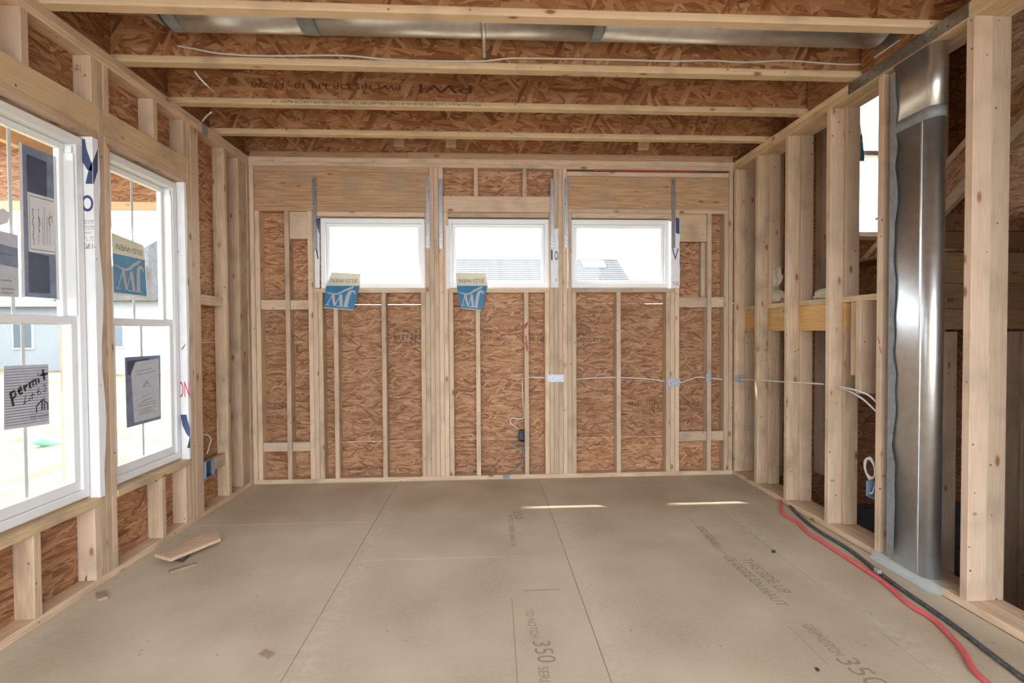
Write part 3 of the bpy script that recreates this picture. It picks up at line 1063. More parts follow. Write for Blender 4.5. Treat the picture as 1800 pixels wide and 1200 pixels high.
o = prism('house_wrap', [(wx1 + 0.0, -0.002, zsill + 0.1), (wx1 + 0.045, -0.002, zsill + 0.25), (wx1 + 0.055, -0.002, 3.0), (wx1, -0.002, 3.05)], (0, 0.001, 0), 'wrap', ws)
text('printed_letter', 'e', PY(1639, 195, -0.004), (0.05, 0, 0), (0, 0, 0.085), 'ink', o)
for i in range(4):
    box('sheathing_panel', (SX1, SX1 + 0.012), (-5.5 + 1.4 * i, -4.102 + 1.4 * i), (-2.6, 5.4), 'osb_yz', ws, 0)
for k in range(9):
    y = -0.3 - 0.406 * k
    box('stud', (SX1 - D, SX1 - 0.001), (y - T / 2, y + T / 2), (-0.02, 5.3), 'lumber_z', ws)
box('roof_deck', (4.36, SX1 + 0.1), (-5.5, 0.12), (5.4, 5.42), 'osb_xy', ws, 0)
box('upper_wall', (4.36, 4.38), (-5.5, 0.1), (H + JH, 5.4), 'osb_yz', ws, 0)
box('sun_shading_eave', (4.3, 7.0), (0.11, 1.05), (4.4, 4.45), 'trim_white', ws, 0)  # unseen overhang, added to keep direct sun out of the stairwell window
box('light_block_wall', (W + 0.10, W + 0.12), (-5.5, -2.76), (-0.02, H + 0.3), 'osb_yz', ws, 0)  # solid wall out of view, added to stop light reaching the stairwell
box('stair_end_wall', (4.36, SX1), (-5.51, -5.5), (-2.6, 5.4), 'osb_xz', ws, 0)
box('foundation_wall', (4.36, SX1), (-0.03, -0.002), (-2.6, -0.30), 'foundation', ws, 0)
for r_ in range(7):
    for c_ in range(5):
        x0 = 4.37 + 0.4 * c_ - (0.2 if r_ % 2 else 0)
        box('concrete_block', (max(4.365, x0), min(SX1 - 0.01, x0 + 0.39)), (-0.045, -0.0305), (-0.51 - 0.2 * r_, -0.32 - 0.2 * r_), 'foundation', ws, 0.003)
box('foundation_wall', (W, 4.36), (-5.5, 0.1), (-2.6, -0.052), 'foundation', ws, 0)
box('basement_floor', (4.36, SX1), (-5.5, 0.1), (-2.66, -2.6), 'foundation', ws, 0)
# studs below the landing
for p0, p1, yy in ((1638, 1648, -0.86), (1657, 1681, -0.90), (1768, 1790, -0.90), (1796, 1815, -0.90)):
    xa_, xb_ = PY(p0, 760, yy).x, PY(p1, 760, yy).x
    box('stud', (xa_, xb_), (yy, yy + 0.038), (-1.2, 1.27), 'lumber_z', ws)
# window of the stairwell
w6 = empty('window_6', ((wx0 + wx1) / 2, 0.07, zsill), kind='structure')
zr = PY(1525, 271, 0.07).z
for nm, X, Z in (('frame', (wx0, wx1), (zsill - 0.036, zsill + 0.008)), ('frame', (wx0, wx0 + 0.04), (zsill + 0.0085, 4.2)), ('frame', (wx1 - 0.04, wx1), (zsill + 0.0085, 4.2)),
                 ('frame', (wx0, wx1), (4.201, 4.245)), ('meeting_rail', (wx0 + 0.041, wx1 - 0.041), (zr - 0.022, zr + 0.022))):
    box(nm, X, (0.035, 0.11), Z, 'vinyl', w6, 0.003)
box('pane', (wx0 + 0.041, wx1 - 0.041), (0.082, 0.086), (zsill + 0.0085, zr - 0.0225), 'glass', w6, 0)
box('pane', (wx0 + 0.041, wx1 - 0.041), (0.082, 0.086), (zr + 0.0225, 4.20), 'glass', w6, 0)

# staircase: landing and the flight that climbs back towards the room
sc = empty('staircase', (5.3, -0.6, 1.28), label='unfinished wooden staircase with landing behind the open stud wall', cat='staircase')
LY = -0.95
zb = 1.285
for k, h in enumerate((0.145, 0.185, 0.22)):
    box('landing_rim', (5.0, SX1 - 0.1), (LY, LY + T), (zb, zb + h - 0.002), 'header_x', sc)
    zb += h
zl = zb
box('landing_deck', (5.0, SX1 - 0.095), (LY - 0.025, -0.05), (zl, zl + 0.022), 'osb_xy', sc)
box('landing_deck', (4.37, 4.99), (-1.30, -0.05), (1.463, 1.485), 'osb_xy', sc)
for k in range(2):
    z = zl + 0.0225 + 0.2 * k
    y = LY + 0.27 * (k + 1)
    box('riser', (5.36, SX1 - 0.1), (y, y + 0.02), (z, z + 0.178), 'header_x', sc)
    box('tread', (5.36, SX1 - 0.1), (y - 0.03, y + 0.26), (z + 0.178, z + 0.2), 'osb_xy', sc)
XS = 5.28
a = PX(1508, 462, XS)
b = PX(1697, 243, XS)
sl = (b.z - a.z) / (b.y - a.y)
y0, y1 = -0.06, -2.45
def zt(y): return a.z + sl * (y - a.y)
prism('stringer', [(XS, y0, zt(y0)), (XS, y1, zt(y1)), (XS, y1, zt(y1) - 0.30), (XS, y0, zt(y0) - 0.30)], (0.012, 0, 0), 'osb_slope', sc)
prism('stringer_panel', [(XS + 0.001, -0.06, zt(-0.06) - 0.30), (XS + 0.001, -0.60, zt(-0.60) - 0.30), (XS + 0.001, -0.60, 1.49), (XS + 0.001, -0.06, 1.49)], (0.011, 0, 0), 'osb_slope', sc)
prism('stringer_edge', [(XS - 0.006, y0, zt(y0) + 0.0), (XS - 0.006, y1, zt(y1) + 0.0), (XS - 0.006, y1, zt(y1) - 0.055), (XS - 0.006, y0, zt(y0) - 0.055)], (0.006, 0, 0), 'lumber_y', sc)
prism('stringer_edge', [(XS - 0.03, y0 - .7, zt(y0 - .7) - 0.30), (XS - 0.03, y1, zt(y1) - 0.30), (XS - 0.03, y1, zt(y1) - 0.39), (XS - 0.03, y0 - .7, zt(y0 - .7) - 0.39)], (0.04, 0, 0), 'lumber_y', sc)

# ---- outdoors -------------------------------------------------------
random.seed(3)
gv, gf = [], []
nx, ny = 44, 40
for j in range(ny + 1):
    for i in range(nx + 1):
        x = -42 + 90 * i / nx
        y = -22 + 80 * j / ny
        far = max(0, min(1, (abs(x + 2) - 4) / 6 if x < -2 else (y - 3) / 6))
        z = -0.42 + random.uniform(-0.10, 0.12) * (1 if (x < -2 or y > 1) else 0)
        if -1.5 < x < 7.5 and y < 1.5: z = -0.40 if x < -0.1 else -3.2
        gv.append((x, y, z))
for j in range(ny):
    for i in range(nx):
        k = j * (nx + 1) + i
        gf.append((k, k + 1, k + nx + 2, k + nx + 1))
mesh('ground', gv, gf, 'straw', None, loc=(0, 0, -0.4), kind='structure', label='sunlit straw covered ground outside the windows')
porch = empty('porch_roof', (-1.0, -3.0, 2.4), label='wood framed porch roof outside the tall windows', cat='porch')
box('roof_deck', (-2.6, -0.14), (-8.0, 0.34), (2.98, 3.0), 'osb_xy', porch, 0)
box('beam', (-1.66, -1.60), (-8.0, 0.28), (2.74, 2.86), 'flange_y', porch)
box('beam_cover', (-1.68, -1.661), (-8.0, 0.28), (2.86, 2.979), 'osb_yz', porch, 0)
box('end_panel', (-2.6, -0.14), (0.30, 0.315), (2.46, 2.979), 'osb_xz', porch, 0)
box('end_beam', (-2.6, -0.14), (0.285, 0.325), (2.385, 2.459), 'flange_x', porch)
for y in (-7.2, -5.6, -4.0, -2.4, -0.8):
    box('rafter', (-1.60, -0.14), (y - 0.02, y + 0.02), (2.86, 2.979), 'flange_x', porch)
for y in (-7.9, -3.9, 0.20):
    box('post', (-1.68, -1.59), (y - 0.045, y + 0.045), (-0.45, 2.739), 'lumber_z', porch)


def house(name, x, y, w, d, h, rh, wallmat, label, ridge='x', wins=(), group=None):
    """x,y = middle of the face that looks at the room"""
    e = empty(name, (x, y, -0.45), label=label, cat='house', group=group)
    z0 = -0.45
    box('wall', (x - w / 2, x + w / 2), (y, y + d), (z0, z0 + h), wallmat, e, 0)
    o = 0.4
    if ridge == 'x':
        V = [(x - w / 2 - o, y - o, z0 + h), (x + w / 2 + o, y - o, z0 + h), (x + w / 2 + o, y + d + o, z0 + h), (x - w / 2 - o, y + d + o, z0 + h), (x - w / 2 - o, y + d / 2, z0 + h + rh), (x + w / 2 + o, y + d / 2, z0 + h + rh)]
        Fc = [(0, 1, 5, 4), (2, 3, 4, 5), (0, 4, 3), (1, 2, 5), (0, 3, 2, 1)]
    else:
        V = [(x - w / 2 - o, y - o, z0 + h), (x + w / 2 + o, y - o, z0 + h), (x + w / 2 + o, y + d + o, z0 + h), (x - w / 2 - o, y + d + o, z0 + h), (x, y - o, z0 + h + rh), (x, y + d + o, z0 + h + rh)]
        Fc = [(0, 4, 5, 3), (1, 2, 5, 4), (0, 1, 4), (2, 3, 5), (0, 3, 2, 1)]
    roof = mesh('roof', V, Fc, 'shingle', e)
    for wx, wz, ww, wh in wins:
        f = box('window', (x + wx - ww / 2 - .06, x + wx + ww / 2 + .06), (y - 0.06, y - 0.002), (z0 + wz - .06, z0 + wz + wh + .06), 'trim_white', e, 0)
        box('pane', (x + wx - ww / 2, x + wx + ww / 2), (y - 0.075, y - 0.061), (z0 + wz, z0 + wz + wh), 'house_glass', f, 0)
    return e, roof, (x, y, w, d, h, rh, z0)


# neighbour whose roof shows through the high windows
pl, pr = PY(770, 456, 26.0), PY(1084, 452, 26.0)
hx, hw = (pl.x + pr.x) / 2, pr.x - pl.x
rz = pl.z
e, roof, info = house('neighbor_house', hx, 20.0, hw - 0.8, 12.0, rz - 3.6 + 0.45, 3.6, 'siding_grey', 'grey shingled house whose roof shows through the high windows', 'x', [(-2, 1.0, 1.2, 1.4), (2, 1.0, 1.2, 1.4)])
# shingle courses on the slope that faces the room
x, y, w, d, h, rh, z0 = info
n = 26
for k in range(n):
    t0, t1 = k / n, (k + 1) / n
    ya, yb = y - .4 + (d / 2 + .4) * t0, y - .4 + (d / 2 + .4) * t1
    za, zb_ = z0 + h + rh * t0, z0 + h + rh * t1
    xa, xb = x - w / 2 - .4, x + w / 2 + .4
    V = [(xa, ya, za + .07), (xb, ya, za + .07), (xb, yb, zb_ + .02), (xa, yb, zb_ + .02), (xa, ya, za), (xb, ya, za)]
    mesh('shingle_course', V, [(0, 1, 2, 3), (4, 5, 1, 0)], 'shingle', roof)
box('ridge_cap', (x - w / 2 - .4, x + w / 2 + .4), (y + d / 2 - .15, y + d / 2 + .15), (z0 + h + rh - 0.02, z0 + h + rh + 0.06), 'siding_grey', roof, 0)
a, b = PY(1025, 466, 25.0), PY(1064, 466, 25.0)
def slope(x_, t, up=0.0): return Vector((x_, y - .4 + (d / 2 + .4) * t, z0 + h + rh * t + up))
prism('skylight', [slope(a.x, .80, .07), slope(b.x, .80, .07), slope(b.x, .93, .07), slope(a.x, .93, .07)], (0, 0, 0.09), 'siding', roof)
# pale houses across the lots on the left
hl = [(-22.0, 20, 9, 8, 3.0, 2.2, 'siding_grey', 'x', 'long grey house with small windows seen through the lower left panes', [(-3, 1.1, .8, 1.2), (-1.2, 1.1, .8, 1.2), (2.4, 1.1, .8, 1.2)]),
      (-11.5, 17.5, 8, 8, 3.1, 2.6, 'siding', 'y', 'white gabled house with a wide garage door', [(-2.2, 1.2, .7, 1.1), (1.6, 0.1, 3.6, 2.0)]),
      (-30.0, 9.5, 9, 8, 3.0, 2.4, 'siding', 'x', 'white house with three windows standing behind the straw lot', [(-3, 1.1, .8, 1.2), (0, 1.1, .8, 1.2), (3, 1.1, .8, 1.2)])]
for x, y, w, d, h, rh, mt, rd, lab, wins in hl:
    house('distant_house', x, y, w, d, h, rh, mt, lab, rd, wins)
p = PX(95, 775, -5.0)
tube('drain_pipe', [p + Vector((0, -0.35, 0.12)), p + Vector((0, 0.5, -0.25))], 0.09, 'mint_pipe', n=14, sub=0, label='pale green drain pipe lying on the straw outside', cat='pipe')

# ================================================================== THINGS
# ---- window labels (paper, printed upside down)
def label_bag(q3, lab, sil=(0, -1, 0)):
    """q3: TL, TR, ML, MR (fold), BL, BR world points, outward normal sil"""
    sil = Vector(sil)
    TL, TR, ML, MR, BL, BR = [Vector(p) for p in q3]

    def mp(s, t, e=0.0):
        # t: 0 bottom .. 1 top; fold at 0.68
        if t >= 0.68:
            k = (t - 0.68) / 0.32
            a, b = ML.lerp(TL, k), MR.lerp(TR, k)
        else:
            k = t / 0.68
            a, b = BL.lerp(ML, k), BR.lerp(MR, k)
        bul = 0.006 * math.sin(math.pi * s) * math.sin(math.pi * min(1, max(0, t)))
        return a.lerp(b, s) + sil * (bul + e)
    n, m = 6, 8
    V = [mp(i / n, j / m) for j in range(m + 1) for i in range(n + 1)]
    k0 = len(V)
    V += [mp(i / n, j / m, -0.0012) for j in range(m + 1) for i in range(n + 1)]
    Fc = []
    for j in range(m):
        for i in range(n):
            k = j * (n + 1) + i
            Fc += [(k, k + 1, k + n + 2, k + n + 1), (k0 + k, k0 + k + n + 1, k0 + k + n + 2, k0 + k + 1)]
    for i in range(n):
        Fc += [(i, k0 + i, k0 + i + 1, i + 1), (m * (n + 1) + i, m * (n + 1) + i + 1, k0 + m * (n + 1) + i + 1, k0 + m * (n + 1) + i)]
    for j in range(m):
        a, b = j * (n + 1), (j + 1) * (n + 1)
        Fc += [(a, b, k0 + b, k0 + a), (a + n, k0 + a + n, k0 + b + n, b + n)]
    o = mesh('window_label', V, Fc, 'label_cream', None, smooth=False, label=lab, cat='label', group='blue and cream labels hanging on the windows')
    e = 0.0012
    V, Fc = [], []
    mm = 6
    for j in range(mm + 1):
        for i in range(n + 1):
            V.append(mp(i / n, 0.025 + 0.665 * j / mm, e))
    for j in range(mm):
        for i in range(n):
            k = j * (n + 1) + i
            Fc.append((k, k + 1, k + n + 2, k + n + 1))
    mesh('blue_panel', V, Fc, 'label_blue', o)
    f = lambda s, t: mp(s, t, 2.2 * e)
    arc = [(0.03 + 0.80 * k / 10, 0.50 - 0.055 * math.sin(math.pi * min(1, k / 7.0)) + (0.16 * ((k - 4) / 6) ** 1.5 if k > 4 else 0)) for k in range(11)]
    jst = [(0.72, 0.08), (0.72, 0.25), (0.725, 0.40), (0.75, 0.50), (0.81, 0.54), (0.88, 0.53), (0.92, 0.47)]
    strokes = [(arc, [0.02, 0.03, 0.035, 0.04, 0.045, 0.05, 0.055, 0.06, 0.065, 0.07, 0.05]),
               (jst, [0.12, 0.12, 0.12, 0.11, 0.07, 0.05, 0.05]),
               ([(0.62, 0.085), (0.84, 0.085)], 0.02), ([(0.40, 0.085), (0.64, 0.085)], 0.02), ([(0.04, 0.10), (0.20, 0.10)], 0.02),
               ([(0.10, 0.10), (0.25, 0.43)], 0.03), ([(0.25, 0.43), (0.36, 0.09)], [0.09, 0.07]), ([(0.36, 0.09), (0.49, 0.43)], 0.03), ([(0.49, 0.43), (0.58, 0.09)], 0.10)]
    ribbon('logo', strokes, f, 'label_silver', o)
    d, fc = text_data('JELD-WEN')
    V = [mp(0.93 - 0.84 * a, 0.885 - 0.12 * b, 2.2 * e) for a, b in d]
    mesh('printed_name', V, fc, 'ink_grey', o)
    return o


label_bag([PY(583, 478, 0.03), PY(634, 481, 0.03), PY(573, 503, 0.0), PY(632.5, 503, 0.0), PY(568.5, 541, -0.03), PY(621, 545.5, -0.03)], 'blue and cream paper label with lopsided corner on high window nearest the tall windows')
label_bag([PY(801, 479, 0.03), PY(854, 480, 0.03), PY(803, 503, 0.0), PY(857, 503, 0.0), PY(810, 542, -0.03), PY(846.5, 546.5, -0.03)], 'blue and cream paper label tapering downward on the middle high window')
label_bag([PX(197, 409, -0.105), PX(253, 431, -0.105), PX(198, 446, -0.09), PX(254, 458, -0.09), PX(200, 516, -0.075), PX(258, 522.5, -0.075)], 'blue and cream paper label on the upper pane of a tall window', (1, 0, 0))
label_bag([PY(1491, 190, 0.03), PY(1508, 192, 0.03), PY(1491, 236, 0.02), PY(1516, 238, 0.02), PY(1490, 283, 0.0), PY(1520, 284, 0.0)], 'blue and cream paper label on the stairwell window')


# ---- notices taped to the tall windows
def sheet(name, pts, X, mat, lab, cat, th=0.0012):
    """pixel corner list on the plane x=X"""
    return prism(name, [PX(*p, X=X) for p in pts], (-th, 0, 0), mat, None, label=lab, cat=cat)


def patch(name, pts, X, mat, par):
    vs = [PX(*p, X=X) for p in pts]
    return mesh(name, vs, [tuple(range(len(vs)))], mat, par)


def pmap(X, A, B, Cc, Dd):
    P = [PX(*p, X=X) for p in (A, B, Cc, Dd)]      # TL TR BR BL

    def f(s, t):
        return P[3].lerp(P[2], s).lerp(P[0].lerp(P[1], s), t)
    return f


def scrawl(f, rows, x0, x1, amp=0.008, wd=0.008, seed=1):
    rr = random.Random(seed)
    out = []
    for t in rows:
        e = x0 + (x1 - x0) * rr.uniform(0.7, 1.0)
        n = 24
        out.append(([(x0 + (e - x0) * k / n, t + amp * rr.uniform(-1, 1)) for k in range(n + 1)], wd))
    return out


def words(par, f, body, s0, t0, ds, dt, mat, slant=0.0, shear=0.0):
    d, fc = text_data(body)
    mesh('printed_words', [f(s0 + ds * a + shear * b, t0 + dt * b + slant * a) for a, b in d], fc, mat, par)


XL = -0.066        # room side of the lower sash glass
permit = sheet('permit_sheet', [(6.5, 643), (85, 640), (87, 745), (7, 756)], XL, 'paper_grey', 'white permit sheet with black handwriting taped to the tall window', 'notice')
fp = pmap(XL + 0.001, (6.5, 643), (85, 640), (87, 745), (7, 756))
ribbon('ruled_lines', [([(0.02, t), (0.97, t + 0.01)], 0.012) for t in [0.06 + 0.044 * k for k in range(21)]], pmap(XL + 0.0006, (6.5, 643), (85, 640), (87, 745), (7, 756)), 'slate_blue', permit)
fk = pmap(XL + 0.0016, (6.5, 643), (85, 640), (87, 745), (7, 756))
hand = [  # p e r m i t written with a broad marker, climbing to the right
    ([(0.13, 0.58), (0.20, 0.36)], 0.05), ([(0.13, 0.57), (0.22, 0.60), (0.25, 0.53), (0.19, 0.48)], 0.04),
    ([(0.30, 0.57), (0.38, 0.62), (0.35, 0.66), (0.30, 0.60), (0.34, 0.54), (0.40, 0.56)], 0.038),
    ([(0.42, 0.67), (0.46, 0.58)], 0.045), ([(0.44, 0.65), (0.50, 0.68)], 0.04),
    ([(0.54, 0.71), (0.57, 0.62)], 0.045), ([(0.55, 0.70), (0.62, 0.74), (0.63, 0.65)], 0.04), ([(0.62, 0.73), (0.69, 0.76), (0.70, 0.67)], 0.04),
    ([(0.75, 0.78), (0.77, 0.70)], 0.045), ([(0.74, 0.83), (0.76, 0.835)], 0.03), ([(0.86, 0.92), (0.90, 0.74)], 0.05), ([(0.80, 0.82), (0.98, 0.85)], 0.035),
    ([(0.46, 0.52), (0.42, 0.36)], 0.014), ([(0.41, 0.38), (0.50, 0.42)], 0.014), ([(0.53, 0.45), (0.56, 0.47), (0.56, 0.43), (0.52, 0.42), (0.53, 0.46)], 0.014), ([(0.61, 0.55), (0.60, 0.43)], 0.014), ([(0.56, 0.50), (0.66, 0.52)], 0.014),
    ([(0.76, 0.62), (0.72, 0.54), (0.76, 0.50), (0.81, 0.53), (0.77, 0.57), (0.73, 0.54)], 0.016), ([(0.86, 0.65), (0.92, 0.67), (0.90, 0.62), (0.93, 0.59), (0.90, 0.55), (0.86, 0.56)], 0.016)]
ribbon('handwriting', hand, fk, 'ink', permit)
logo = [([(0.70, 0.215), (0.70, 0.32), (0.84, 0.42), (0.965, 0.345), (0.965, 0.245)], 0.026), ([(0.83, 0.24), (0.83, 0.40)], 0.03), ([(0.885, 0.245), (0.885, 0.36)], 0.025), ([(0.875, 0.425), (0.90, 0.435)], 0.03)]
ribbon('logo', logo, fk, 'ink', permit)
words(permit, fk, 'M/I HOME', 0.57, 0.115, 0.41, 0.05, 'ink_grey', 0.02)

XU = -0.1085       # room side of the upper pane
poster = sheet('certificate_board', [(37.5, 252), (94, 274), (100, 525), (43.5, 521)], XU, 'slate_blue', 'tall navy board with a framed certificate taped to the upper pane', 'notice')
patch('dark_card', [(46.5, 270), (82, 285), (82.5, 346), (48, 336)], XU + 0.0006, 'navy', poster)
patch('dark_card', [(50, 442), (86, 450), (88.5, 516), (51, 514)], XU + 0.0006, 'navy', poster)
cert = patch('certificate', [(48, 337), (96, 350), (97, 448), (51, 442)], XU + 0.0010, 'paper', poster)
fc_ = pmap(XU + 0.0016, (48, 337), (96, 350), (97, 448), (51, 442))
ribbon('border_line', [([(0.06, 0.05), (0.06, 0.95), (0.97, 0.95)], 0.015), ([(0.06, 0.05), (0.97, 0.05)], 0.012)], fc_, 'ink_grey', cert)
fr_ = lambda s, t: fc_(1 - t, s)
ribbon('script_lines', scrawl(fr_, (0.82,), 0.12, 0.92, 0.022, 0.02, 4) + scrawl(fr_, (0.62, 0.47, 0.40, 0.30, 0.2), 0.15, 0.85, 0.012, 0.012, 5) + [([(0.35, 0.58), (0.45, 0.62), (0.5, 0.57), (0.62, 0.61)], 0.02), ([(0.5, 0.2), (0.62, 0.26), (0.68, 0.12), (0.56, 0.1)], 0.02)], fr_, 'ink', cert)
for pts in ([(33, 249), (38.5, 251.5), (44, 522), (38, 522)], [(93, 273), (99, 276), (105, 528), (100, 527)]):
    patch('tape', pts, XU + 0.0008, 'wrap', poster)
grey = sheet('plan_sheet', [(-14, 402), (31.5, 413), (33, 522), (-12, 520)], XU, 'paper_grey', 'pale grey plan sheet taped beside the navy board', 'notice')
patch('grey_block', [(-13, 425), (32, 437), (32.4, 471), (-12.5, 462)], XU + 0.0006, 'slate_blue', grey)
fg = pmap(XU + 0.0012, (-14, 402), (31.5, 413), (33, 522), (-12, 520))
ribbon('script_lines', scrawl(fg, (0.06, 0.12, 0.25, 0.66), 0.3, 0.9, 0.012, 0.012, 9), fg, 'ink_grey', grey)
torn = sheet('torn_sheet', [(-10, 372), (5, 366), (18, 374), (14, 392), (-8, 398)], XU, 'paper', 'torn white paper scrap taped above the plan sheet', 'notice')
folder = sheet('document_folder', [(219.5, 628), (281.5, 624), (283, 736), (223, 752)], XL, 'slate_blue', 'grey blue document folder holding white pages taped to the lower pane', 'notice')
patch('dark_card', [(223, 635), (262, 629), (258, 660), (224, 659)], XL + 0.0006, 'navy', folder)
page = patch('page', [(238, 636), (279, 630), (281.5, 731), (236, 743), (230.5, 656)], XL + 0.0012, 'paper_grey', folder)
ff = pmap(XL + 0.0018, (232, 640), (280, 630), (281, 732), (236, 743))
ribbon('plan_drawing', [([(0.38, 0.58), (0.5, 0.66), (0.58, 0.60)], 0.02), ([(0.34, 0.40), (0.34, 0.58), (0.62, 0.56), (0.64, 0.44), (0.34, 0.40)], 0.008), ([(0.3, 0.33), (0.68, 0.36)], 0.012)]
       + scrawl(ff, (0.86, 0.80, 0.30, 0.26, 0.2, 0.16, 0.12), 0.15, 0.9, 0.006, 0.007, 3), ff, 'ink_grey', page)
tagp = sheet('stamped_sheet', [(209, 520), (209, 524), (266, 528), (267, 470), (256, 468), (259, 522)], XU - 0.001, 'paper', 'thin stamped white sheet behind the hanging blue label', 'notice')
patch('yellow_block', [(257.5, 476), (263, 477), (263.5, 492), (258.5, 491)], XU + 0.0004, 'label_cream', tagp)

# ---- ceiling duct with hanger and tape
dy = (JY[3] + JY[2]) / 2 + 0.02
zb_ = PY(850, 62, dy).z
R_ = 0.085
xa, xb = PY(300, 60, dy).x, PY(1545, 66, dy).x
duct = empty('ceiling_duct', ((xa + xb) / 2, dy, zb_), label='round galvanized air duct running between the ceiling joists', cat='duct')
def cyl_x(name, x0, x1, r, mat, par, y=dy, zc=zb_ + R_, n=28, flat=1.0, taper=1.0, dz=0):
    V, Fc = [], []
    for i, (x, k) in enumerate(((x0, 1.0), (x1, taper))):
        for j in range(n):
            an = 2 * math.pi * j / n
            V.append((x, y + r * k * 1.35 * math.cos(an), zc + (dz if i else 0) + r * k * flat * math.sin(an)))
    for j in range(n): Fc.append((j, (j + 1) % n, n + (j + 1) % n, n + j))
    Fc += [tuple(range(n)), tuple(range(n, 2 * n))]
    return mesh(name, V, Fc, mat, par, smooth=False)
for o in [cyl_x('pipe', xa, PY(548, 60, dy).x, R_, 'galvanized', duct), cyl_x('pipe', PY(548, 60, dy).x + 0.002, PY(1048, 62, dy).x, R_ * 0.985, 'galvanized', duct), cyl_x('pipe', PY(1048, 62, dy).x + 0.002, xb, R_ * 0.97, 'galvanized', duct)]:
    for p in o.data.polygons: p.use_smooth = len(p.vertices) == 4
cyl_x('tape_band', xa - 0.005, xa + 0.055, R_ * 1.02, 'mastic', duct)
cyl_x('tape_band', PY(530, 60, dy).x, PY(558, 60, dy).x, R_ * 1.02, 'mastic', duct)
cyl_x('tape_band', PY(1040, 62, dy).x, PY(1057, 62, dy).x, R_ * 1.015, 'mastic', duct)
cyl_x('boot', xa - 0.02, xa - 0.16, R_ * 0.99, 'galvanized', duct, dz=0.09)
hp = PY(852, 105, dy + 0.12)
hang = tube('hanger_strap', [PY(850, 38, dy - 0.125), PY(850.5, 60, dy - 0.05), PY(851, 80, dy + 0.10), PY(852, 104, JY[2] - 0.035)], 0.011, 'galvanized', duct, n=6, flat=0.18, sub=4)
# end fitting over the right wall
fx0, fx1 = W - 0.02, W + 0.16
ef = empty('duct_end', (W + 0.05, dy, H + 0.06), label='ribbed metal duct end lying above the right wall plate', cat='duct')
p = PY(1580, 60, dy)
for k in range(9):
    box('rib', (W + 0.01 + 0.016 * k, W + 0.0235 + 0.016 * k), (dy - 0.09, dy + 0.09), (H + 0.055 + 0.002 * (k % 2), H + 0.20), 'galvanized', ef, 0.003)

# ---- wall duct in the right wall, flat oval
wd = empty('wall_duct', (W + 0.03, -1.85, 0), label='tall flat oval galvanized duct rising through the right wall', cat='duct')
dy0, dy1 = PX(1640, 600, W + 0.0).y, -1.69
def oval(x0, x1, y0, y1, n=10):
    r = (x1 - x0) / 2
    cx = (x0 + x1) / 2
    pts = []
    for k in range(n + 1):
        a = math.pi + math.pi * k / n
        pts.append((cx + r * math.cos(a), y0 + r + r * math.sin(a)))
    for k in range(n + 1):
        a = math.pi * k / n
        pts.append((cx + r * math.cos(a), y1 - r + r * math.sin(a)))
    return pts
def stack(name, prof0, z0, prof1, z1, mat, par):
    n = len(prof0)
    V = [(x, y, z0) for x, y in prof0] + [(x, y, z1) for x, y in prof1]
    Fc = [(i, (i + 1) % n, n + (i + 1) % n, n + i) for i in range(n)] + [tuple(range(n)), tuple(range(n, 2 * n))]
    o = mesh(name, V, Fc, mat, par)
    for p in o.data.polygons: p.use_smooth = len(p.vertices) == 4
    return o
zj = PX(1600, 218, W).z
P0 = oval(W - 0.012, W + 0.085, dy0, dy1)
P1 = oval(W - 0.016, W + 0.087, dy0 - 0.003, dy1 + 0.004)
stack('lower_pipe', P0, 0.0385, P0, zj + 0.01, 'galvanized', wd)
stack('upper_pipe', P1, zj, oval(W - 0.005, W + 0.087, dy0 - 0.003, dy1 + 0.004), ZT - 0.001, 'galvanized', wd)
stack('sealant_band', oval(W - 0.018, W + 0.089, dy0 - 0.006, dy1 + 0.006), zj - 0.02, oval(W - 0.018, W + 0.089, dy0 - 0.006, dy1 + 0.006), zj + 0.035, 'mastic', wd)
# smear of sealant down the edge by the stud
n = 26
V, Fc = [], []
rr = random.Random(5)
for k in range(n + 1):
    z = 0.06 + (ZT - 0.1) * k / n
    wv = 0.045 + 0.014 * rr.uniform(-1, 1)
    V += [(W - 0.0175, dy1 + 0.006 - 0.035, z), (W - 0.0185, dy1 + 0.006 - 0.035 - wv, z), (W + 0.02, dy1 + 0.012, z)]
for k in range(n):
    Fc += [(3 * k, 3 * k + 1, 3 * k + 4, 3 * k + 3), (3 * k, 3 * k + 3, 3 * k + 5, 3 * k + 2)]
mesh('sealant_smear', V, Fc, 'mastic', wd)
box('seam', (W - 0.0165, W - 0.012), (dy0 + 0.055, dy0 + 0.066), (0.05, zj - 0.02), 'galvanized', wd, 0.002)
# bent metal flashing over the plate below it
a, b = PZ(1530, 975, 0.0), PZ(1652, 1047, 0.0)
fl = mesh('plate_flashing', [(W - 0.0035, a.y, 0.002), (W - 0.0035, b.y, 0.002), (W - 0.0035, b.y, 0.0415), (W - 0.0035, a.y, 0.0415), (W + 0.06, b.y, 0.0415), (W + 0.06, a.y, 0.0415), (W - 0.045, a.y - 0.03, 0.0015), (W - 0.045, b.y + 0.03, 0.0015)],
          [(0, 1, 2, 3), (3, 2, 4, 5), (6, 7, 1, 0)], 'zinc_sheet', None, label='bent galvanized flashing wrapped over the bottom plate under the oval duct', cat='flashing')

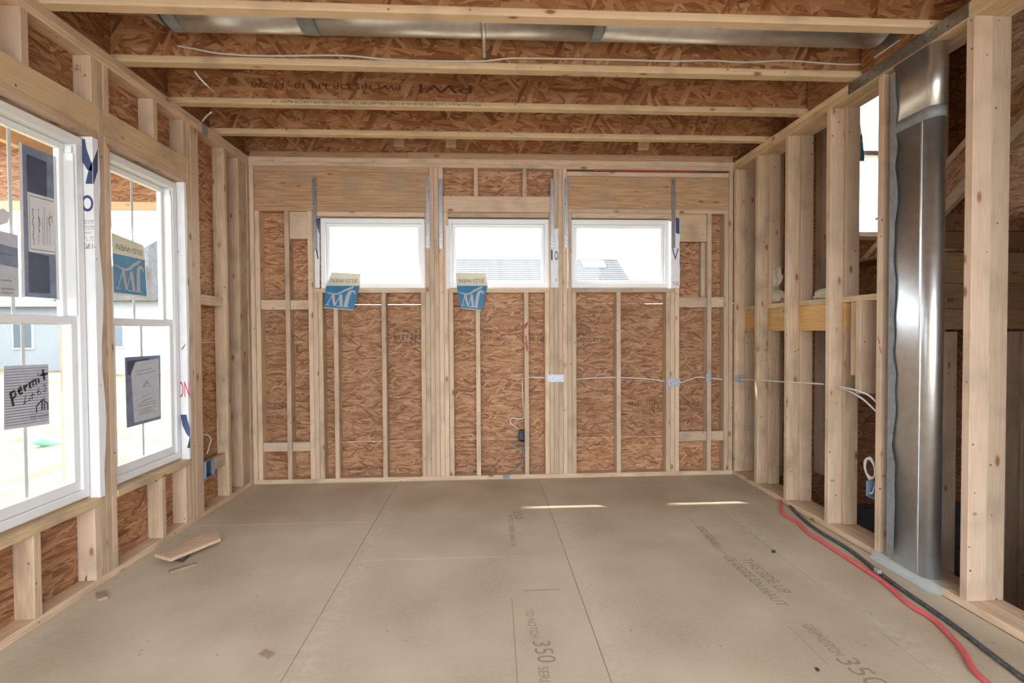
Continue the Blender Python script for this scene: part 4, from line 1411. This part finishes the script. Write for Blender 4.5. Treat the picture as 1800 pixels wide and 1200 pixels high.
# ---- cables, boxes
g1 = 'white house wiring cables'
jf = JY[2] - 0.010
pts = [(312, 84), (335, 88), (390, 98), (470, 102), (600, 101), (680, 108), (760, 111), (850, 111), (900, 106), (1000, 107), (1100, 109), (1180, 111), (1250, 110), (1310, 113), (1380, 110), (1440, 114), (1500, 117), (1540, 112)]
tube('ceiling_cable', [PY(x, y - 3.5, jf - 0.004) for x, y in pts], 0.0055, 'cable_white', sub=4, label='white cable stapled along a ceiling joist', cat='cable', group=g1)
tube('loose_cable', [PY(342, 125, -1.35), PY(352, 138, -1.30), PY(366, 152, -1.25), PY(380, 164, JY[1] - 0.012)], 0.005, 'cable_white', sub=4, label='short white cable hanging between two joists near the left wall', cat='cable', group=g1)
tube('loose_cable', [PY(372, 197, -0.86), PY(362, 205, -0.80), PY(356, 213, -0.75)], 0.005, 'cable_white', sub=4, label='short white cable end above the left top plate', cat='cable', group=g1)
pts = [(918, 666), (930, 663), (955, 664), (985, 667), (1008, 667), (1035, 664.5), (1080, 663), (1110, 664), (1140, 666), (1172, 670), (1196, 672), (1208, 668), (1225, 663), (1243, 664), (1262, 666), (1282, 667)]
tube('wall_cable', [PY(x, y, 0.045) for x, y in pts], 0.005, 'cable_white', sub=4, label='white cable threaded through the far wall studs', cat='cable', group=g1)
pts = [(1300, 667), (1325, 667.5), (1340, 668), (1376, 671), (1420, 673), (1448, 675)]
tube('wall_cable', [PX(x, y, W + 0.045) for x, y in pts], 0.005, 'cable_white', sub=4, label='white cable threaded through the right wall studs', cat='cable', group=g1)
tube('drooping_cable', [PX(1474, 679, W + 0.02), PX(1490, 682, W + 0.0), PX(1512, 688, W - 0.004), PX(1528, 695, W + 0.01), PX(1540, 706, W + 0.03)], 0.005, 'cable_white', sub=4, label='upper drooping white cable between two right wall studs', cat='cable', group=g1)
tube('drooping_cable', [PX(1474, 680, W + 0.03), PX(1492, 687, W + 0.02), PX(1515, 700, W + 0.01), PX(1530, 713, W + 0.02), PX(1540, 723, W + 0.035)], 0.005, 'cable_white', sub=4, label='lower drooping white cable between two right wall studs', cat='cable', group=g1)
# coil above the clear box on the right
cc = PX(1527, 822, W + 0.05)
cp = []
for k in range(30):
    an = k * 0.62
    cp.append(cc + Vector((0.004 * math.sin(k), 0.040 * math.cos(an) - 0.01, 0.055 * math.sin(an) + 0.008 * math.sin(k * .7))))
cp.append(PX(1530, 846, W + 0.05))
tube('cable_coil', cp, 0.0045, 'cable_white', sub=3, label='coiled white cable above the translucent box in the right wall', cat='cable', group=g1)
a, b = PX(1519, 840, W + 0.03), PX(1534, 873, W + 0.03)
jb = empty('junction_box', (W + 0.05, a.y, b.z), label='translucent blue grey electrical box on a right wall stud', cat='electrical box')
yb0, yb1 = -1.612, -1.545
for X, Y, Z in (((W + 0.005, W + 0.075), (yb0, yb0 + 0.003), (b.z, a.z)), ((W + 0.005, W + 0.075), (yb1 - 0.003, yb1), (b.z, a.z)), ((W + 0.005, W + 0.075), (yb0 + .003, yb1 - .003), (b.z, b.z + 0.003)), ((W + 0.005, W + 0.075), (yb0 + .003, yb1 - .003), (a.z - 0.003, a.z)), ((W + 0.072, W + 0.075), (yb0 + .003, yb1 - .003), (b.z + .003, a.z - .003))):
    box('side', X, Y, Z, 'box_blue', jb, 0)
tube('wire_tail', [(W + 0.03, -1.575, a.z - 0.02), (W + 0.01, -1.585, a.z - 0.06), (W + 0.005, -1.57, b.z + 0.03)], 0.003, 'cable_white', jb, n=6, sub=4)
# far wall outlet box, its white wire and the grey lead that runs to the floor
a, b = PY(912, 756, 0.03), PY(922, 775, 0.03)
ob = empty('outlet_box', ((a.x + b.x) / 2, 0.03, b.z), label='dark plastic outlet box on a far wall stud', cat='electrical box')
for X, Y, Z in (((a.x, a.x + 0.003), (0.002, 0.07), (b.z, a.z)), ((b.x - 0.003, b.x), (0.002, 0.07), (b.z, a.z)), ((a.x + .003, b.x - .003), (0.002, 0.07), (b.z, b.z + 0.003)), ((a.x + .003, b.x - .003), (0.002, 0.07), (a.z - 0.003, a.z)), ((a.x + .003, b.x - .003), (0.066, 0.07), (b.z + .003, a.z - .003))):
    box('side', X, Y, Z, 'box_dark', ob, 0)
tube('wire_tail', [PY(917, 758, 0.04), PY(915, 765, 0.01), PY(919, 772, 0.02)], 0.003, 'cable_grey', ob, n=6, sub=4)
tube('outlet_cable', [PY(918, 668, 0.05), PY(918.5, 690, 0.06), PY(920, 715, 0.05), PY(921, 733, 0.05), PY(911, 736, 0.04), PY(900, 734.5, 0.04), PY(897, 742, 0.03), PY(903, 748, 0.03), PY(912, 755, 0.04)], 0.0045, 'cable_white', sub=5, label='white cable looping down to the far wall outlet box', cat='cable', group=g1)
tube('low_voltage_lead', [PY(914, 775, 0.05), PY(905, 778, 0.055), PY(903, 785, 0.05), PY(910, 788, 0.05), PY(919, 788, 0.05), PY(920, 800, 0.05), PY(918, 812, 0.05), PY(908, 824, 0.045), PY(898, 831, 0.03), PY(893, 834, 0.015)], 0.011, 'cable_grey', sub=5, flat=0.5, label='grey lead snaking from the outlet box down the sheathing', cat='cable')
a, b = PY(884, 834, 0), PY(896, 842, 0)
box('tape_piece', (a.x, b.x), (-0.003, -0.0004), (b.z - 0.005, 0.037), 'cable_grey', None, 0.0008, label='piece of grey tape on the far bottom plate', cat='tape')
# left wall outlet box
a, b = PX(357, 793, 0.0), PX(378, 823, 0.0)
bl = empty('outlet_box', (-0.03, -0.68, 0.27), label='blue grey outlet box with cable beside the tall window stud', cat='electrical box')
ya, yb_ = -0.727, -0.62
for X, Y, Z in (((-0.018, 0.012), (ya, ya + 0.004), (0.265, 0.385)), ((-0.018, 0.012), (yb_ - 0.004, yb_), (0.265, 0.385)), ((-0.018, 0.012), (ya + .004, yb_ - .004), (0.265, 0.269)), ((-0.018, 0.012), (ya + .004, yb_ - .004), (0.381, 0.385))):
    box('side', X, Y, Z, 'box_blue', bl, 0)
box('back', (-0.018, -0.012), (ya + .004, yb_ - .004), (0.269, 0.381), 'box_dark', bl, 0)
tube('wire_tail', [(0.0, -0.68, 0.37), (0.008, -0.67, 0.33), (0.004, -0.68, 0.29)], 0.004, 'box_dark', bl, n=6, sub=4)
tube('outlet_cable', [PX(364, 797, -0.02), PX(368, 783, -0.03), PX(371, 772, -0.03), PX(366, 765, -0.035), PX(358, 764, -0.04)], 0.0045, 'cable_white', sub=5, label='white cable rising from the left wall outlet box', cat='cable', group=g1)

# ---- hoses on the floor
HP = [(1372, 876), (1372.7, 885), (1376, 902), (1402.5, 918), (1420, 936), (1444.5, 951.5), (1490, 981), (1528.5, 1005.7), (1560, 1028.4), (1595, 1060), (1637, 1086), (1665, 1112), (1693, 1144), (1710, 1175), (1738, 1202), (1775, 1232), (1800, 1270)]
tube('air_hose', [PZ(x, y, 0.011) for x, y in HP], 0.0105, 'hose_red', sub=6, n=10, label='red air hose snaking across the floor', cat='hose')
BP = [(1374.5, 868), (1385, 892), (1413, 920), (1441, 940), (1490, 970), (1535.5, 1005.5), (1574, 1034), (1626.5, 1070), (1665, 1097), (1710, 1131), (1750, 1162), (1798, 1198), (1840, 1232)]
pts = [PZ(x + 5, y - 3, 0.010) for x, y in BP]
pts[0].z = 0.05
tube('power_cord', pts, 0.0125, 'cord_black', sub=6, n=8, flat=0.7, label='dusty black cord lying beside the red hose', cat='cord')
pp = PZ(1543, 1003, 0.03)
box('cord_clip', (pp.x - 0.012, pp.x + 0.012), (pp.y - 0.016, pp.y + 0.016), (0.0195, 0.042), 'plate_steel', None, 0.004, label='small grey clip on the dusty black cord', cat='clip')

# ---- debris on the floor
def slab(name, px, z, th, mat, **kw):
    return prism(name, [PZ(*p, Z=z) for p in px], (0, 0, th), mat, **kw)
slab('wood_offcut', [(272, 979), (300, 987), (388, 951), (386, 943), (372, 940), (355, 944)], 0.020, 0.018, 'lumber_x', label='dusty wood offcut lying near the left wall', cat='wood scrap')
slab('plastic_scrap', [(291, 982), (322, 988), (334, 976), (350, 963), (372, 950), (345, 956)], 0.001, 0.018, 'plastic_black', label='black plastic scrap under the dusty wood offcut', cat='scrap')
slab('wood_sliver', [(296, 1004), (299, 1008), (346, 993), (345, 990)], 0.0005, 0.010, 'scrap_brown', label='thin dark wood sliver beside the black plastic scrap', cat='wood scrap')
slab('wood_chip', [(167, 1045), (172, 1057), (189, 1052), (186, 1041)], 0.0005, 0.012, 'scrap_brown', label='small square wood chip close to the left bottom plate', cat='wood scrap')
slab('cardboard_square', [(454, 1150), (467, 1141), (483, 1149), (471, 1159)], 0.0005, 0.003, 'scrap_brown', label='small brown cardboard square lying flat on the open floor', cat='scrap')
slab('nail_scrap', [(1356, 968), (1362, 968), (1364, 971), (1357, 972)], 0.0005, 0.006, 'plastic_black', label='tiny dark scrap on the right floor joint', cat='scrap')
slab('nail_scrap', [(1432, 1176), (1436, 1175), (1441, 1179), (1437, 1180)], 0.0005, 0.006, 'plastic_black', label='tiny dark scrap beside the printed number on the floor', cat='scrap')
p = PX(152, 1015, -0.045)
tube('bent_nail', [(-0.05, p.y, ZP + 0.002), (-0.043, p.y + 0.01, ZP + 0.05)], 0.003, 'plastic_black', n=6, sub=0, label='dark nail standing on the left bottom plate', cat='nail')

# ---- plastic bag on the stair ledge
def crumple(name, c, r, mat, seed, **kw):
    rr = random.Random(seed)
    bm = bmesh.new()
    bmesh.ops.create_icosphere(bm, subdivisions=3, radius=1.0)
    off = [Vector((rr.uniform(-9, 9), rr.uniform(-9, 9), rr.uniform(-9, 9)))]
    from mathutils import noise
    for v in bm.verts:
        k = 1 + 0.35 * noise.noise(v.co * 1.6 + off[0]) + 0.16 * noise.noise(v.co * 4.5 + off[0])
        v.co = Vector((v.co.x * r[0] * k, v.co.y * r[1] * k, max(v.co.z * r[2] * k, -r[2] * 0.8)))
    V = [tuple(v.co + Vector(c)) for v in bm.verts]
    Fc = [tuple(v.index for v in f.verts) for f in bm.faces]
    bm.free()
    return mesh(name, V, Fc, mat, None, **kw)
zl_ = LV1 + T
pa, pb, pc = PX(1362, 455, W + 0.14), PX(1366, 496, W + 0.13), PX(1436, 498, W + 0.19)
crumple('plastic_bag', (W + 0.135, pb.y, zl_ + 0.052), (0.038, 0.12, 0.05), 'bag_tan', 3, label='crumpled tan plastic bag on the stair ledge', cat='bag')
crumple('upright_bag', (W + 0.135, pa.y, zl_ + 0.21), (0.04, 0.085, 0.10), 'bag_tan', 8, label='upright clear plastic wrapper leaning on a right wall stud', cat='bag')
crumple('flat_bag', (W + 0.145, -1.02, zl_ + 0.035), (0.04, 0.15, 0.04), 'bag_tan', 11, label='flattened plastic bag on the stair ledge between studs', cat='bag')
crumple('red_packet', (W + 0.105, -0.62, zl_ + 0.012), (0.014, 0.09, 0.014), 'bag_red', 15, label='reddish packet in front of the crumpled plastic bag', cat='packet')
